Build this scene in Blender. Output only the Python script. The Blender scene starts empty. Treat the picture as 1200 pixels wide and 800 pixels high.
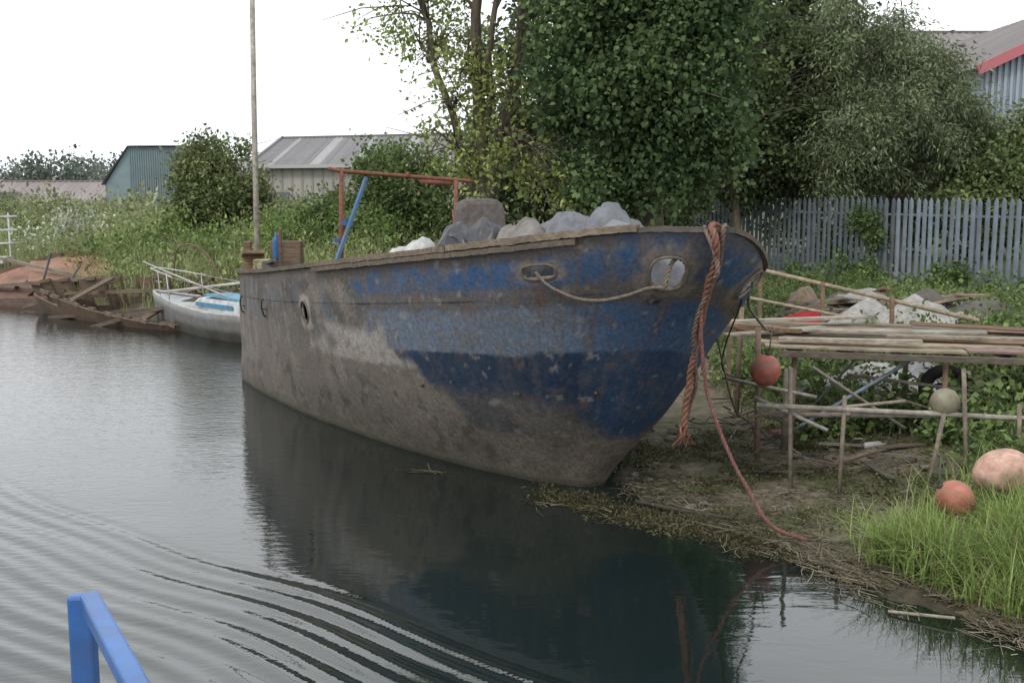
import bpy, math, random
import numpy as np
from mathutils import Vector, noise, Euler
random.seed(7); rng=np.random.default_rng(11)
S=bpy.context.scene
S.view_settings.view_transform='Standard'
try: S.view_settings.look='None'
except Exception: pass
S.view_settings.exposure=0
def link(o,parent=None):
    S.collection.objects.link(o)
    if parent: o.parent=parent
    return o
def empty(name):
    return link(bpy.data.objects.new(name,None))
def sm(a,b,x):
    t=max(0.0,min(1.0,(x-a)/(b-a))); return t*t*(3-2*t)
def lerp(a,b,t): return tuple(a[i]*(1-t)+b[i]*t for i in range(3))
# ---------------- materials
def mat(name,c1,c2=None,scale=6,rough=.7,bump=.0,attr=False,metal=0.0,spec=.3,detail=8,scale2=None,dark=None,stretch=None,bdist=.02,grime=None):
    m=bpy.data.materials.new(name); m.use_nodes=True; nt=m.node_tree; N=nt.nodes; L=nt.links
    b=N['Principled BSDF']; b.inputs['Roughness'].default_value=rough; b.inputs['Metallic'].default_value=metal
    b.inputs['Specular IOR Level'].default_value=spec
    tc=N.new('ShaderNodeTexCoord'); src=tc.outputs['Object']
    if stretch:
        mp=N.new('ShaderNodeMapping'); mp.inputs['Scale'].default_value=stretch; L.new(src,mp.inputs['Vector']); src=mp.outputs[0]
    n=N.new('ShaderNodeTexNoise'); n.inputs['Scale'].default_value=scale; n.inputs['Detail'].default_value=detail; n.inputs['Roughness'].default_value=.65
    L.new(src,n.inputs['Vector'])
    cr=N.new('ShaderNodeValToRGB'); cr.color_ramp.elements[0].position=.35; cr.color_ramp.elements[1].position=.65
    c2=c2 or tuple(x*.6 for x in c1)
    cr.color_ramp.elements[0].color=(*c2,1); cr.color_ramp.elements[1].color=(*c1,1)
    L.new(n.outputs['Fac'],cr.inputs['Fac']); out=cr.outputs['Color']
    if attr:
        a=N.new('ShaderNodeAttribute'); a.attribute_name='Col'
        mx=N.new('ShaderNodeMix'); mx.data_type='RGBA'; mx.blend_type='MULTIPLY'; mx.inputs['Factor'].default_value=1
        L.new(a.outputs['Color'],mx.inputs['A']); L.new(out,mx.inputs['B']); out=mx.outputs['Result']
    if scale2:
        n2=N.new('ShaderNodeTexNoise'); n2.inputs['Scale'].default_value=scale2; n2.inputs['Detail'].default_value=6; L.new(tc.outputs['Object'],n2.inputs['Vector'])
        c3=N.new('ShaderNodeValToRGB'); c3.color_ramp.elements[0].position=.45; c3.color_ramp.elements[1].position=.68; v=grime or .8
        c3.color_ramp.elements[1].color=(v,v,v,1)
        L.new(n2.outputs['Fac'],c3.inputs['Fac'])
        m2=N.new('ShaderNodeMix'); m2.data_type='RGBA'; L.new(c3.outputs['Color'],m2.inputs['Factor'])
        m2.inputs['B'].default_value=(*dark,1); L.new(out,m2.inputs['A']); out=m2.outputs['Result']
    L.new(out,b.inputs['Base Color'])
    if bump:
        bp=N.new('ShaderNodeBump'); bp.inputs['Strength'].default_value=bump; bp.inputs['Distance'].default_value=bdist
        L.new(n.outputs['Fac'],bp.inputs['Height']); L.new(bp.outputs[0],b.inputs['Normal'])
    return m
def leafmat(name,trans=.3):
    m=bpy.data.materials.new(name); m.use_nodes=True; N=m.node_tree.nodes; L=m.node_tree.links
    b=N['Principled BSDF']; b.inputs['Roughness'].default_value=.6; b.inputs['Specular IOR Level'].default_value=.22
    a=N.new('ShaderNodeAttribute'); a.attribute_name='Col'; L.new(a.outputs['Color'],b.inputs['Base Color'])
    t=N.new('ShaderNodeBsdfTranslucent'); L.new(a.outputs['Color'],t.inputs['Color'])
    mx=N.new('ShaderNodeMixShader'); mx.inputs[0].default_value=trans
    L.new(b.outputs[0],mx.inputs[1]); L.new(t.outputs[0],mx.inputs[2]); L.new(mx.outputs[0],N['Material Output'].inputs['Surface'])
    return m
LEAF=leafmat('leaf',.35); STRAW=leafmat('straw',.1)
W=(1,1,1)
M_attr=mat('weathered_attr',W,(.5,.5,.5),14,.75,.3,attr=True,scale2=3,dark=(.09,.075,.06),grime=.45)
M_wall=mat('cladding',W,(.85,.85,.85),1,.75,.0,attr=True,scale2=.25,dark=(.14,.12,.11),grime=.3)
M_wood=mat('old_wood',W,(.5,.48,.45),5,.85,.4,attr=True,stretch=(1,6,6),scale2=2.2,dark=(.07,.06,.045),grime=.6)
M_bark=mat('bark',(.15,.125,.095),(.06,.05,.035),9,.9,.6,stretch=(1,1,.25))
M_cloth=mat('tarp',W,(.62,.62,.62),9,.55,.5,attr=True,bdist=.03,scale2=4,dark=(.1,.09,.07),grime=.4)
M_rope=mat('rope',W,(.5,.5,.5),40,.9,.3,attr=True)
M_metal=mat('galvanised_steel',W,(.7,.72,.74),5,.6,.1,attr=True,spec=.35,scale2=1.5,dark=(.10,.10,.085),grime=.45)
M_paint=mat('boat_paint',W,(.7,.7,.68),8,.5,.1,attr=True,spec=.4,scale2=3,dark=(.12,.11,.08),grime=.55)
# ---------------- mesh builder
class MB:
    def __init__(s): s.v=[];s.f=[];s.c=[]
    def add(s,vs,fs,col=W):
        o=len(s.v); s.v+= [tuple(v) for v in vs]; s.f+=[tuple(i+o for i in f) for f in fs]
        s.c+= [(*col,1)]*len(vs)
    def tube(s,path,r,n=8,col=W,cap=True):
        P=[Vector(p) for p in path]; R=r if isinstance(r,(list,tuple)) else [r]*len(P)
        vs=[];prev=None
        for i,p in enumerate(P):
            t=(P[min(i+1,len(P)-1)]-P[max(i-1,0)]); 
            t=t.normalized() if t.length>1e-9 else Vector((0,0,1))
            a=prev if prev is not None else (Vector((0,0,1)) if abs(t.z)<.9 else Vector((1,0,0)))
            a=(a-t*a.dot(t)).normalized(); prev=a; b=t.cross(a)
            for k in range(n):
                q=2*math.pi*k/n; vs.append(p+(a*math.cos(q)+b*math.sin(q))*R[i])
        fs=[]
        for i in range(len(P)-1):
            for k in range(n):
                fs.append((i*n+k,i*n+(k+1)%n,(i+1)*n+(k+1)%n,(i+1)*n+k))
        if cap: fs.append(tuple(range(n))[::-1]); fs.append(tuple((len(P)-1)*n+k for k in range(n)))
        s.add(vs,fs,col)
    def beam(s,p,q,w,h,col=W,up=(0,0,1)):
        p=Vector(p);q=Vector(q);t=(q-p).normalized();u=Vector(up)
        if abs(t.dot(u))>.95: u=Vector((0,1,0))
        a=t.cross(u).normalized();b=a.cross(t).normalized(); vs=[]
        for e in (p,q):
            for i,j in((-1,-1),(1,-1),(1,1),(-1,1)): vs.append(e+a*i*w/2+b*j*h/2)
        s.add(vs,[(3,2,1,0),(4,5,6,7),(0,1,5,4),(1,2,6,5),(2,3,7,6),(3,0,4,7)],col)
    def ell(s,c,r,col=W,n=20,m=12,fn=None,axis=None):
        vs=[];fs=[]
        for i in range(m+1):
            th=math.pi*i/m
            for k in range(n):
                ph=2*math.pi*k/n; d=Vector((math.sin(th)*math.cos(ph),math.sin(th)*math.sin(ph),math.cos(th)))
                q=fn(d) if fn else 1
                v=Vector((d.x*r[0]*q,d.y*r[1]*q,d.z*r[2]*q))
                if axis: v.rotate(axis)
                vs.append(Vector(c)+v)
        for i in range(m):
            for k in range(n): fs.append((i*n+k,(i+1)*n+k,(i+1)*n+(k+1)%n,i*n+(k+1)%n))
        s.add(vs,fs,col)
    def build(s,name,m,parent=None,smooth=False,bevel=0):
        me=bpy.data.meshes.new(name); me.from_pydata(s.v,[],s.f); me.update()
        ca=me.color_attributes.new('Col','FLOAT_COLOR','POINT'); ca.data.foreach_set('color',np.array(s.c,dtype=np.float32).ravel())
        me.materials.append(m)
        if smooth: me.polygons.foreach_set('use_smooth',[True]*len(me.polygons))
        o=link(bpy.data.objects.new(name,me),parent)
        if bevel:
            b=o.modifiers.new('b','BEVEL'); b.width=bevel; b.segments=2; b.limit_method='ANGLE'
        return o
def npmesh(name,V,F,col,m,parent=None,smooth=False):
    me=bpy.data.meshes.new(name); k=F.shape[1]
    me.vertices.add(len(V)); me.vertices.foreach_set('co',V.astype(np.float32).ravel())
    me.loops.add(F.size); me.loops.foreach_set('vertex_index',F.astype(np.int32).ravel())
    me.polygons.add(len(F)); me.polygons.foreach_set('loop_start',np.arange(0,F.size,k,dtype=np.int32))
    me.update(calc_edges=True)
    if col is not None:
        ca=me.color_attributes.new('Col','FLOAT_COLOR','POINT'); ca.data.foreach_set('color',np.hstack([col,np.ones((len(col),1))]).astype(np.float32).ravel())
    me.materials.append(m)
    if smooth: me.polygons.foreach_set('use_smooth',np.ones(len(F),dtype=bool))
    return link(bpy.data.objects.new(name,me),parent)
def leaves(name,C,R,per,size,col,parent=None,aspect=.6,droop=.2,col2=None,vz=1.0):
    C=np.array([tuple(c) for c in C],float);R=np.array(R,float);N=len(C); idx=np.repeat(np.arange(N),per); n=len(idx)
    off=np.clip(rng.normal(size=(n,3))*.5,-1.3,1.3); off[:,2]*=vz; p=C[idx]+off*R[idx][:,None]
    d=rng.normal(size=(n,3))*.8+off*.8; d[:,2]-=droop; d/=np.linalg.norm(d,axis=1)[:,None]
    sd=np.cross(d,rng.normal(size=(n,3))); sd/=np.linalg.norm(sd,axis=1)[:,None]
    Lg=(size*(.45+1.0*rng.random(n)))[:,None]; nn=np.cross(d,sd)
    V=np.empty((n,4,3)); V[:,0]=p; V[:,1]=p+d*Lg*.45+sd*Lg*aspect/2+nn*Lg*.08; V[:,2]=p+d*Lg; V[:,3]=p+d*Lg*.45-sd*Lg*aspect/2+nn*Lg*.08
    cf=rng.uniform(.6,1.35,N)[idx]*rng.uniform(.6,1.4,n)
    base=np.array(col)[None,:]
    if col2 is not None:
        t=(rng.random(N)[idx]*.7+rng.random(n)*.3)[:,None]; base=base*(1-t)+np.array(col2)[None,:]*t
    cc=base*cf[:,None]
    return npmesh(name,V.reshape(-1,3),np.arange(n*4).reshape(-1,4),np.repeat(cc,4,axis=0),LEAF,parent)
def sample(blobs,n,gap=.0,shell=.45):
    out=[];w=[b[1][0]*b[1][1]*b[1][2] for b in blobs]
    k=0
    while len(out)<n and k<n*30:
        k+=1
        b=random.choices(blobs,w)[0]; d=Vector((random.gauss(0,1),random.gauss(0,1),random.gauss(0,1))).normalized()
        q=shell+(1-shell)*random.random()**.6
        q*=1+.3*noise.noise(d*2.3+Vector(b[0]))
        p=Vector((b[0][0]+d.x*b[1][0]*q,b[0][1]+d.y*b[1][1]*q,b[0][2]+d.z*b[1][2]*q))
        if gap and noise.noise(p*.9)< -0.35+gap: continue
        out.append(p)
    return out
def tree(name,base,top,r0,blobs,n,per,size,col,col2=None,gap=.1,rad=(.3,.55),branches=30,droop=.2,aspect=.6,shell=.45,forks=(),twigs=3):
    e=empty(name); mb=MB(); base=Vector(base);top=Vector(top)
    def trunk(b,t,r):
        pts=[];rr=[]
        for i in range(9):
            q=i/8; p=b.lerp(t,q); p=p+Vector((noise.noise(p*.7),noise.noise(p*.7+Vector((9,0,0))),0))*.3*(1 if i else 0); pts.append(p); rr.append(r*(1-.75*q)*(1.35 if i==0 else 1))
        mb.tube(pts,rr,10); return pts,rr
    tr=[trunk(base,top,r0)]
    for f in forks: tr.append(trunk(Vector(f[0]),Vector(f[1]),f[2]))
    cl=sample(blobs,n,gap,shell)
    for c in random.sample(cl,min(branches,len(cl))):
        pts,rr=min(tr,key=lambda t:min((q-c).length for q in t[0]))
        cand=[i for i in range(2,9) if pts[i].z<c.z+.1] or [2]
        i=min(cand,key=lambda i:(pts[i]-c).length+.5*abs(pts[i].z-c.z+.7)); a=pts[i]; mid=a.lerp(c,.5)+Vector((random.uniform(-.2,.2),random.uniform(-.2,.2),.2))
        path=[a,a.lerp(mid,.5)+Vector((0,0,.05)),mid,mid.lerp(c,.5)+Vector((0,0,.08)),c]; r=min(rr[i]*.5,.05)
        mb.tube(path,[r,r*.8,r*.55,r*.35,.006],6)
        for _ in range(twigs):
            q=path[random.choice([2,3])]; tgt=c+Vector((random.gauss(0,.5),random.gauss(0,.5),random.gauss(.15,.4)))
            if (tgt-q).length<2: mb.tube([q,q.lerp(tgt,.5)+Vector((0,0,.08)),tgt],[.013,.009,.004],4)
    mb.build('trunk_and_branches',M_bark,e,True)
    leaves('foliage',cl,[random.uniform(*rad) for _ in cl],per,size,col,e,aspect,droop,col2)
    return e
# ---------------- camera / world
H=3.0
cd=bpy.data.cameras.new('camera'); cam=link(bpy.data.objects.new('camera',cd)); cd.lens=38.6; cd.sensor_width=36; cd.clip_end=3000; cd.clip_start=.05
cam.location=(0,0,H); cam.rotation_euler=(math.radians(90-7.74),0,0); S.camera=cam
w=bpy.data.worlds.new('World'); S.world=w; w.use_nodes=True; N=w.node_tree.nodes; L=w.node_tree.links
bg=N['Background']; sky=N.new('ShaderNodeTexSky'); sky.sky_type='NISHITA'; sky.sun_disc=False; sky.sun_elevation=math.radians(48); sky.sun_rotation=math.radians(215)
sky.dust_density=4; sky.air_density=1.2
hs=N.new('ShaderNodeHueSaturation'); hs.inputs['Saturation'].default_value=.3; L.new(sky.outputs[0],hs.inputs['Color'])
mx=N.new('ShaderNodeMix'); mx.data_type='RGBA'; mx.inputs['Factor'].default_value=.85; L.new(hs.outputs[0],mx.inputs['A']); 
tc=N.new('ShaderNodeTexCoord'); cn=N.new('ShaderNodeTexNoise'); cn.inputs['Scale'].default_value=2.2; cn.inputs['Detail'].default_value=4; L.new(tc.outputs['Generated'],cn.inputs['Vector'])
cr=N.new('ShaderNodeValToRGB'); cr.color_ramp.elements[0].position=.3; cr.color_ramp.elements[1].position=.6; cr.color_ramp.elements[0].color=(8.9,9.4,10.2,1); cr.color_ramp.elements[1].color=(12.0,12.2,12.5,1)
L.new(cn.outputs['Fac'],cr.inputs['Fac']); L.new(cr.outputs[0],mx.inputs['B']); L.new(mx.outputs['Result'],bg.inputs['Color']); bg.inputs['Strength'].default_value=.14
sl=bpy.data.lights.new('sun','SUN'); sl.energy=1.5; sl.angle=math.radians(12); sl.color=(1,.96,.9); so=link(bpy.data.objects.new('sun',sl))
so.rotation_euler=(math.radians(42),0,math.radians(-35)); so.location=(-20,-20,30)
# ---------------- terrain
shore=[(3.43,7.0),(2.84,7.8),(2.19,9.07),(1.33,10.4),(.98,10.95),(1.5,12.5),(1.0,15),(-1.1,18.9),(-3.8,22),(-6,24.3),(-9.4,26),(-13.5,31),(-16.5,35.3),(-30,48),(-80,80),(-600,250)]
poly=[(8,-200),(6,0),(5,4)]+shore+[(-600,1200),(900,1200),(900,-200)]
def sdist(X,Y):
    d=np.full(X.shape,1e9); ins=np.zeros(X.shape,bool); n=len(poly)
    for i in range(n):
        x1,y1=poly[i];x2,y2=poly[(i+1)%n]; dx,dy=x2-x1,y2-y1
        t=np.clip(((X-x1)*dx+(Y-y1)*dy)/(dx*dx+dy*dy),0,1); d=np.minimum(d,np.hypot(X-x1-t*dx,Y-y1-t*dy))
        c=((y1>Y)!=(y2>Y)); xi=(x2-x1)*(Y-y1)/((y2-y1) if y2!=y1 else 1e-9)+x1; ins^=(c&(X<xi))
    return np.where(ins,d,-d)
def sd1(x,y):
    d=1e9;ins=False;n=len(poly)
    for i in range(n):
        x1,y1=poly[i];x2,y2=poly[(i+1)%n];dx=x2-x1;dy=y2-y1
        t=((x-x1)*dx+(y-y1)*dy)/(dx*dx+dy*dy);t=0 if t<0 else 1 if t>1 else t
        q=(x-x1-t*dx)**2+(y-y1-t*dy)**2
        if q<d:d=q
        if (y1>y)!=(y2>y) and x<(x2-x1)*(y-y1)/(y2-y1)+x1: ins=not ins
    d=math.sqrt(d);return d if ins else -d
def ss(a,b,x):
    t=np.clip((x-a)/(b-a),0,1); return t*t*(3-2*t)
def hgt(X,Y,D=None):
    D=sdist(X,Y) if D is None else D
    h=np.where(D<0,np.maximum(D*.35,-.9),.035*np.minimum(D,3)+.02*np.minimum(D,1))
    h=h+ss(2.2,8.5,D)*.62
    h=h+ss(-2,-5,X)*ss(0,1.5,D)*.45
    h=h+ss(3.3,4.3,X)*ss(.2,1.2,D)*.22*ss(14,9,Y)
    h=h+ss(15,60,D)*.5
    return h
def gz(x,y):
    D=sd1(x,y); h=max(D*.35,-.9) if D<0 else .035*min(D,3)+.02*min(D,1)
    return h+sm(2.2,8.5,D)*.62+(sm(2,5,-x)*sm(0,1.5,D)*.45)+sm(3.3,4.3,x)*sm(.2,1.2,D)*.22*(1-sm(9,14,y))+sm(15,60,D)*.5
xs=np.unique(np.round(np.concatenate([np.linspace(-600,-60,14),np.linspace(-60,-20,28),np.arange(-20,-3,.5),np.arange(-3,.5,.25),np.arange(.5,6,.07),np.arange(6,30,.4),np.linspace(30,900,24)]),4))
ys=np.unique(np.round(np.concatenate([np.linspace(-200,4,16),np.arange(4,6,.4),np.arange(6,14,.07),np.arange(14,60,.5),np.linspace(60,1200,28)]),4))
X,Y=np.meshgrid(xs,ys); D=sdist(X,Y); Z=hgt(X,Y,D)
nz=np.zeros_like(Z); pa=np.zeros_like(Z)
for i in range(X.shape[0]):
    for j in range(X.shape[1]):
        if D[i,j]>-1 and abs(X[i,j])<40 and 0<Y[i,j]<60:
            v=Vector((X[i,j],Y[i,j],0)); a=noise.noise(v*3.1); c=noise.noise(v*8); nz[i,j]=noise.noise(v*.9)*.05+a*.03+c*.018; pa[i,j]=noise.noise(v*1.4+Vector((7,7,0)))+.5*a+.3*c
Z=Z+nz
V=np.stack([X,Y,Z],-1).reshape(-1,3); ny,nx=X.shape
I=np.arange(ny*nx).reshape(ny,nx); F=np.stack([I[:-1,:-1],I[:-1,1:],I[1:,1:],I[1:,:-1]],-1).reshape(-1,4)
gr=(ss(3.2,5.5,D+nz*12)+ss(-2,-4,X)*ss(.5,1.5,D)+ss(3.4,4.2,X)*ss(.3,1.0,D)*ss(10,9,Y)).clip(0,1).reshape(-1,1)
wet=ss(.8,-.05,D+nz*8).reshape(-1,1); al=ss(.0,.5,pa).reshape(-1,1); lt=ss(0,-.5,pa).reshape(-1,1)
mud=np.array([.155,.13,.092])*(1-al)+np.array([.09,.10,.042])*al; mud=mud*(1-lt*.5)+np.array([.23,.195,.145])*lt*.5
gc=np.array([.10,.12,.045]);wm=np.array([.045,.040,.026])
col=(mud*(1-wet)+wm*wet)*(1-gr)+gc*gr
G=mat('ground',(1.25,1.25,1.2),(.45,.45,.45),9,.6,.8,attr=True,detail=10,scale2=2.2,dark=(.055,.053,.028),bdist=.05,grime=.6)
npmesh('ground',V,F,col,G,None,True)
# ---------------- water
xs=np.unique(np.round(np.concatenate([np.linspace(-700,-30,14),np.arange(-30,-9,1.),np.arange(-9,3.5,.032),np.linspace(3.5,60,12)]),4))
ys=np.unique(np.round(np.concatenate([np.linspace(-200,4.5,12),np.arange(4.5,14,.032),np.arange(14,60,1.),np.linspace(60,400,8)]),4))
X,Y=np.meshgrid(xs,ys)
q=((X+1.9)*(-.64)+(Y-8.25)*(-.768)); tt=(X+2)*.768-(Y-8.2)*.64
q=q+.06*np.sin(tt*.9+.6)+.03*np.sin(tt*2.3)
env=ss(-.25,.15,q)*(.30+.70*np.exp(-np.maximum(q,0)*.45))*ss(16,8.5,Y)*(.85+.15*np.sin(tt*1.3+q))
def sharp(x): return np.exp(.9*np.sin(x))/np.e-.5
Z=env*(.017*sharp(q*2*math.pi/.46+.4*np.sin(tt*.6))+.0075*np.sin(q*2*math.pi/.21+1.0*np.sin(tt*.8)+.4*np.sin(tt*1.9)))
fine=.002*np.sin(X*2.1+Y*.7+1.5*np.sin(Y*.5))+.0016*np.sin(-X*1.1+Y*3.1+np.sin(X*1.3))
Z=Z+fine*ss(40,12,np.hypot(X,Y))
V=np.stack([X,Y,Z],-1).reshape(-1,3); ny,nx=X.shape
I=np.arange(ny*nx).reshape(ny,nx); F=np.stack([I[:-1,:-1],I[:-1,1:],I[1:,1:],I[1:,:-1]],-1).reshape(-1,4)
wmn=bpy.data.materials.new('water'); wmn.use_nodes=True; N=wmn.node_tree.nodes; L=wmn.node_tree.links; b=N['Principled BSDF']
b.inputs['Base Color'].default_value=(.007,.012,.010,1); b.inputs['Roughness'].default_value=.02; b.inputs['IOR'].default_value=1.6; b.inputs['Specular IOR Level'].default_value=.85
tc=N.new('ShaderNodeTexCoord'); mp=N.new('ShaderNodeMapping'); mp.inputs['Rotation'].default_value=(0,0,math.radians(-20)); mp.inputs['Scale'].default_value=(1.0,2.6,1); L.new(tc.outputs['Object'],mp.inputs[0])
n1=N.new('ShaderNodeTexNoise'); n1.inputs['Scale'].default_value=1.3; n1.inputs['Detail'].default_value=3; n1.inputs['Distortion'].default_value=.6; L.new(mp.outputs[0],n1.inputs['Vector'])
bp=N.new('ShaderNodeBump'); bp.inputs['Strength'].default_value=.12; bp.inputs['Distance'].default_value=.03; L.new(n1.outputs['Fac'],bp.inputs['Height'])
n2=N.new('ShaderNodeTexNoise'); n2.inputs['Scale'].default_value=6; n2.inputs['Detail'].default_value=4; L.new(mp.outputs[0],n2.inputs['Vector'])
sx=N.new('ShaderNodeSeparateXYZ'); L.new(tc.outputs['Object'],sx.inputs[0])
mr=N.new('ShaderNodeMapRange'); mr.inputs['From Min'].default_value=-.8; mr.inputs['From Max'].default_value=-4; mr.inputs['To Min'].default_value=.03; mr.inputs['To Max'].default_value=.30; L.new(sx.outputs['X'],mr.inputs['Value'])
b2=N.new('ShaderNodeBump'); b2.inputs['Distance'].default_value=.02; L.new(mr.outputs[0],b2.inputs['Strength']); L.new(n2.outputs['Fac'],b2.inputs['Height']); L.new(bp.outputs[0],b2.inputs['Normal'])
L.new(b2.outputs[0],b.inputs['Normal'])
npmesh('water',V,F,None,wmn,None,True)
# ---------------- barge hull
Fo=Vector((.88,11.0,0)); A=Vector((.5,-.866,0)).normalized(); Np=Vector((-.866,-.5,0)).normalized()
def loc(al,wd,z): return Fo+A*al+Np*wd+Vector((0,0,z))
lev={-.22:[(-9.2,0),(-9.0,.7),(-8.1,1.1),(-6,1.15),(-4.2,1.0),(-2.4,.68),(-1.1,.35),(-.5,.12),(-.3,0)],
 0:[(-9.3,0),(-9.1,.8),(-8.25,1.27),(-6,1.36),(-4.05,1.25),(-2.11,.95),(-.75,.56),(-.15,.22),(0,0)],
 .34:[(-9.3,0),(-9.1,.8),(-8.27,1.27),(-6,1.5),(-3.9,1.52),(-1.7,1.33),(-.15,.92),(.5,.4),(.68,0)],
 .68:[(-9.3,0),(-9.1,.8),(-8.3,1.27),(-6,1.57),(-3.95,1.68),(-1.85,1.57),(.1,1.22),(1.05,.6),(1.32,0)],
 1:[(-9.3,0),(-9.1,.8),(-8.3,1.27),(-6,1.6),(-4,1.75),(-2,1.7),(.3,1.4),(1.55,.75),(1.97,0)]}
zg=[1.7,1.7,1.72,1.88,2.06,2.26,2.50,2.66,2.66]
zs=[1.6,1.55,1.5,1.55,1.65,1.8,2.1,2.32,2.66]
def cr1(a,b,c,d,t): return .5*((2*b)+(-a+c)*t+(2*a-5*b+4*c-d)*t*t+(-a+3*b-3*c+d)*t**3)
def cr_list(Ls,s):
    i=min(int(s),len(Ls)-2); t=s-i; n=len(Ls); b=Ls[i];c=Ls[i+1]
    if isinstance(b,tuple):
        a=Ls[i-1] if i>0 else (c[0],-c[1]); d=Ls[i+2] if i+2<n else (b[0],-b[1])
        return tuple(cr1(a[k],b[k],c[k],d[k],t) for k in (0,1))
    a=Ls[i-1] if i>0 else b; d=Ls[i+2] if i+2<n else c
    return cr1(a,b,c,d,t)
fk=[-.22,0,.34,.68,1]
def hull(s,f,side=1):
    pts=[cr_list(lev[k],s) for k in fk]
    j=max(0,min(3,next((i for i in range(4) if f<=fk[i+1]),3))); t=(f-fk[j])/(fk[j+1]-fk[j])
    a=pts[max(j-1,0)];b=pts[j];c=pts[j+1];d=pts[min(j+2,4)]
    al=cr1(a[0],b[0],c[0],d[0],t); wd=cr1(a[1],b[1],c[1],d[1],t)
    return loc(al,wd*side,cr_list(zg if side>0 else zs,s)*f)
barge=empty('derelict_barge')
BR=(.148,.130,.112);DK=(.072,.068,.063);BL=(.034,.085,.185);LB=(.115,.155,.215);NV=(.013,.031,.066);PALE=(.34,.32,.30);RU=(.12,.066,.043);LBR=(.195,.170,.145)
def paint(s,f,p):
    n1=noise.noise(p*1.3); n2=noise.noise(p*4.0+Vector((5,1,2))); n3=noise.noise(p*11+Vector((1,7,3))); n4=noise.noise(p*26)
    st=noise.noise(Vector((s*14,f*1.3,3.3))); st2=noise.noise(Vector((s*45,f*2.2,8)))
    hz=noise.noise(Vector((s*.9,f*22,1.7)))
    mot=n2*.5+n3*.35+n4*.3
    j=.012*n2+.008*n3+.005*n4
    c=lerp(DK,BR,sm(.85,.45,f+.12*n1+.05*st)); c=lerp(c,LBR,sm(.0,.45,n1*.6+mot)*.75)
    c=lerp(c,(.24,.215,.19),sm(.1,.5,st+.3*n2)*sm(.1,.4,f)*.45)
    c=lerp(c,DK,sm(.1,.4,noise.noise(Vector((s*7,f*7-s*2,2)))+.5*n3)*sm(.6,.3,f)*.8)
    c=lerp(c,(.11,.14,.175),sm(.0,.35,noise.noise(p*2.2+Vector((9,2,4))))*sm(.55,.7,f)*.45)
    pm=sm(4.05,4.35,s+.5*n2)*sm(5.35,5.2,s-.3*(.62-f)*3+j)*sm(.49,.51,f+j)*sm(.73,.66,f+.06*n1)
    c=lerp(c,PALE,pm*max(0,.72+.5*n1-.4*sm(0,.4,mot)))
    bm=sm(4.9,5.15,s+.3*n2+.2*n3+.9*sm(.5,.9,f)*.25)
    if bm>0:
        b=lerp(BL,LB,sm(.0,.5,n1+.6*n2)*.4)
        d=sm(-.25,.4,n2*.8+.6*n1+.5*st+.4*n3); up=lerp(b,lerp(BR,DK,.5+n1),.5*d)
        mid=lerp(LB,(.13,.145,.17),sm(-.2,.3,hz+.3*n2)*.6); mid=lerp(mid,BR,.32*sm(0,.4,st+.5*n3))
        if s>6.4: mid=lerp(mid,BL,sm(6.4,7.2,s)*.85)
        nv=lerp(NV,(.045,.06,.082),sm(-.05,.5,mot+.4*st)*.45)
        if s>6.5: nv=lerp(nv,BL,sm(6.6,7.4,s)*.4)
        t=f+j
        k=lerp(up,(.105,.095,.085),sm(.855,.83,t)*sm(.75,.775,t)*.85) if t>.75 else up
        k=lerp(k,mid,sm(.775,.75,t))
        k=lerp(k,nv,sm(.590,.578,t))
        lo=.42-.22*sm(6.0,8.0,s)
        below=lerp((.062,.064,.068),(.125,.114,.10),sm(-.1,.5,n1+mot))
        k=lerp(k,below,sm(lo+.03,lo-.05,t+.04*n1+.02*st))
        k=lerp(k,lerp(LBR,BR,.5+n1),sm(.25,.20,t+.03*n1)*.95)
        dia=sm(0,.12,(s-5.0)-(.58-min(f,.58))*1.7+.1*n2) if f<.58 else 1
        c=lerp(c,k,bm*dia)
    c=lerp(c,(.12,.10,.085),sm(.925,.955,f+j+(.02 if s<5 else 0)+.02*n2)*(.85 if s<6.9 else .35))
    c=lerp(c,(.14,.125,.105),sm(-.1,.5,mot+.5*st)*.16)
    c=lerp(c,RU,sm(.28,.5,st2+.4*n2)*sm(.25,.8,f)*.5)
    c=lerp(c,RU,sm(.45,.6,n3+.3*n1+.3*n4)*.4)
    c=lerp(c,(.28,.265,.25),sm(.48,.62,noise.noise(p*9+Vector((3,3,3)))+.3*n4)*.45)
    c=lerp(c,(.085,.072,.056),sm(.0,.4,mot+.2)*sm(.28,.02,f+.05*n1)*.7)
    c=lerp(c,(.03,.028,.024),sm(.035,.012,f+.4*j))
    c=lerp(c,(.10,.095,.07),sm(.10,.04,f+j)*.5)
    return c
def frame_at(s,f,side):
    p=hull(s,f,side); a=hull(min(s+.03,7.999),f,side)-hull(max(s-.03,0),f,side); b=hull(s,min(f+.02,1),side)-hull(s,f-.02,side)
    a.normalize(); b=(b-a*b.dot(a)).normalized(); return p,a,b
holes=[(6.33,.895,1,.17,.062,3.2),(7.42,.865,1,.15,.17,2.6),(7.30,.90,-1,.09,.15,2.0),(4.0,.74,1,.12,.13,2)]
hf=[(frame_at(h[0],h[1],h[2]),h) for h in holes]
NC=60;NRr=116;cols_=[(s,1) for s in np.linspace(0,8,NC*8+1)]+[(s,-1) for s in np.linspace(8,0,NC*4+1)[1:]]
vs=[];cc=[];rows=[-.22+1.22*i/NRr for i in range(NRr+1)]
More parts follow.
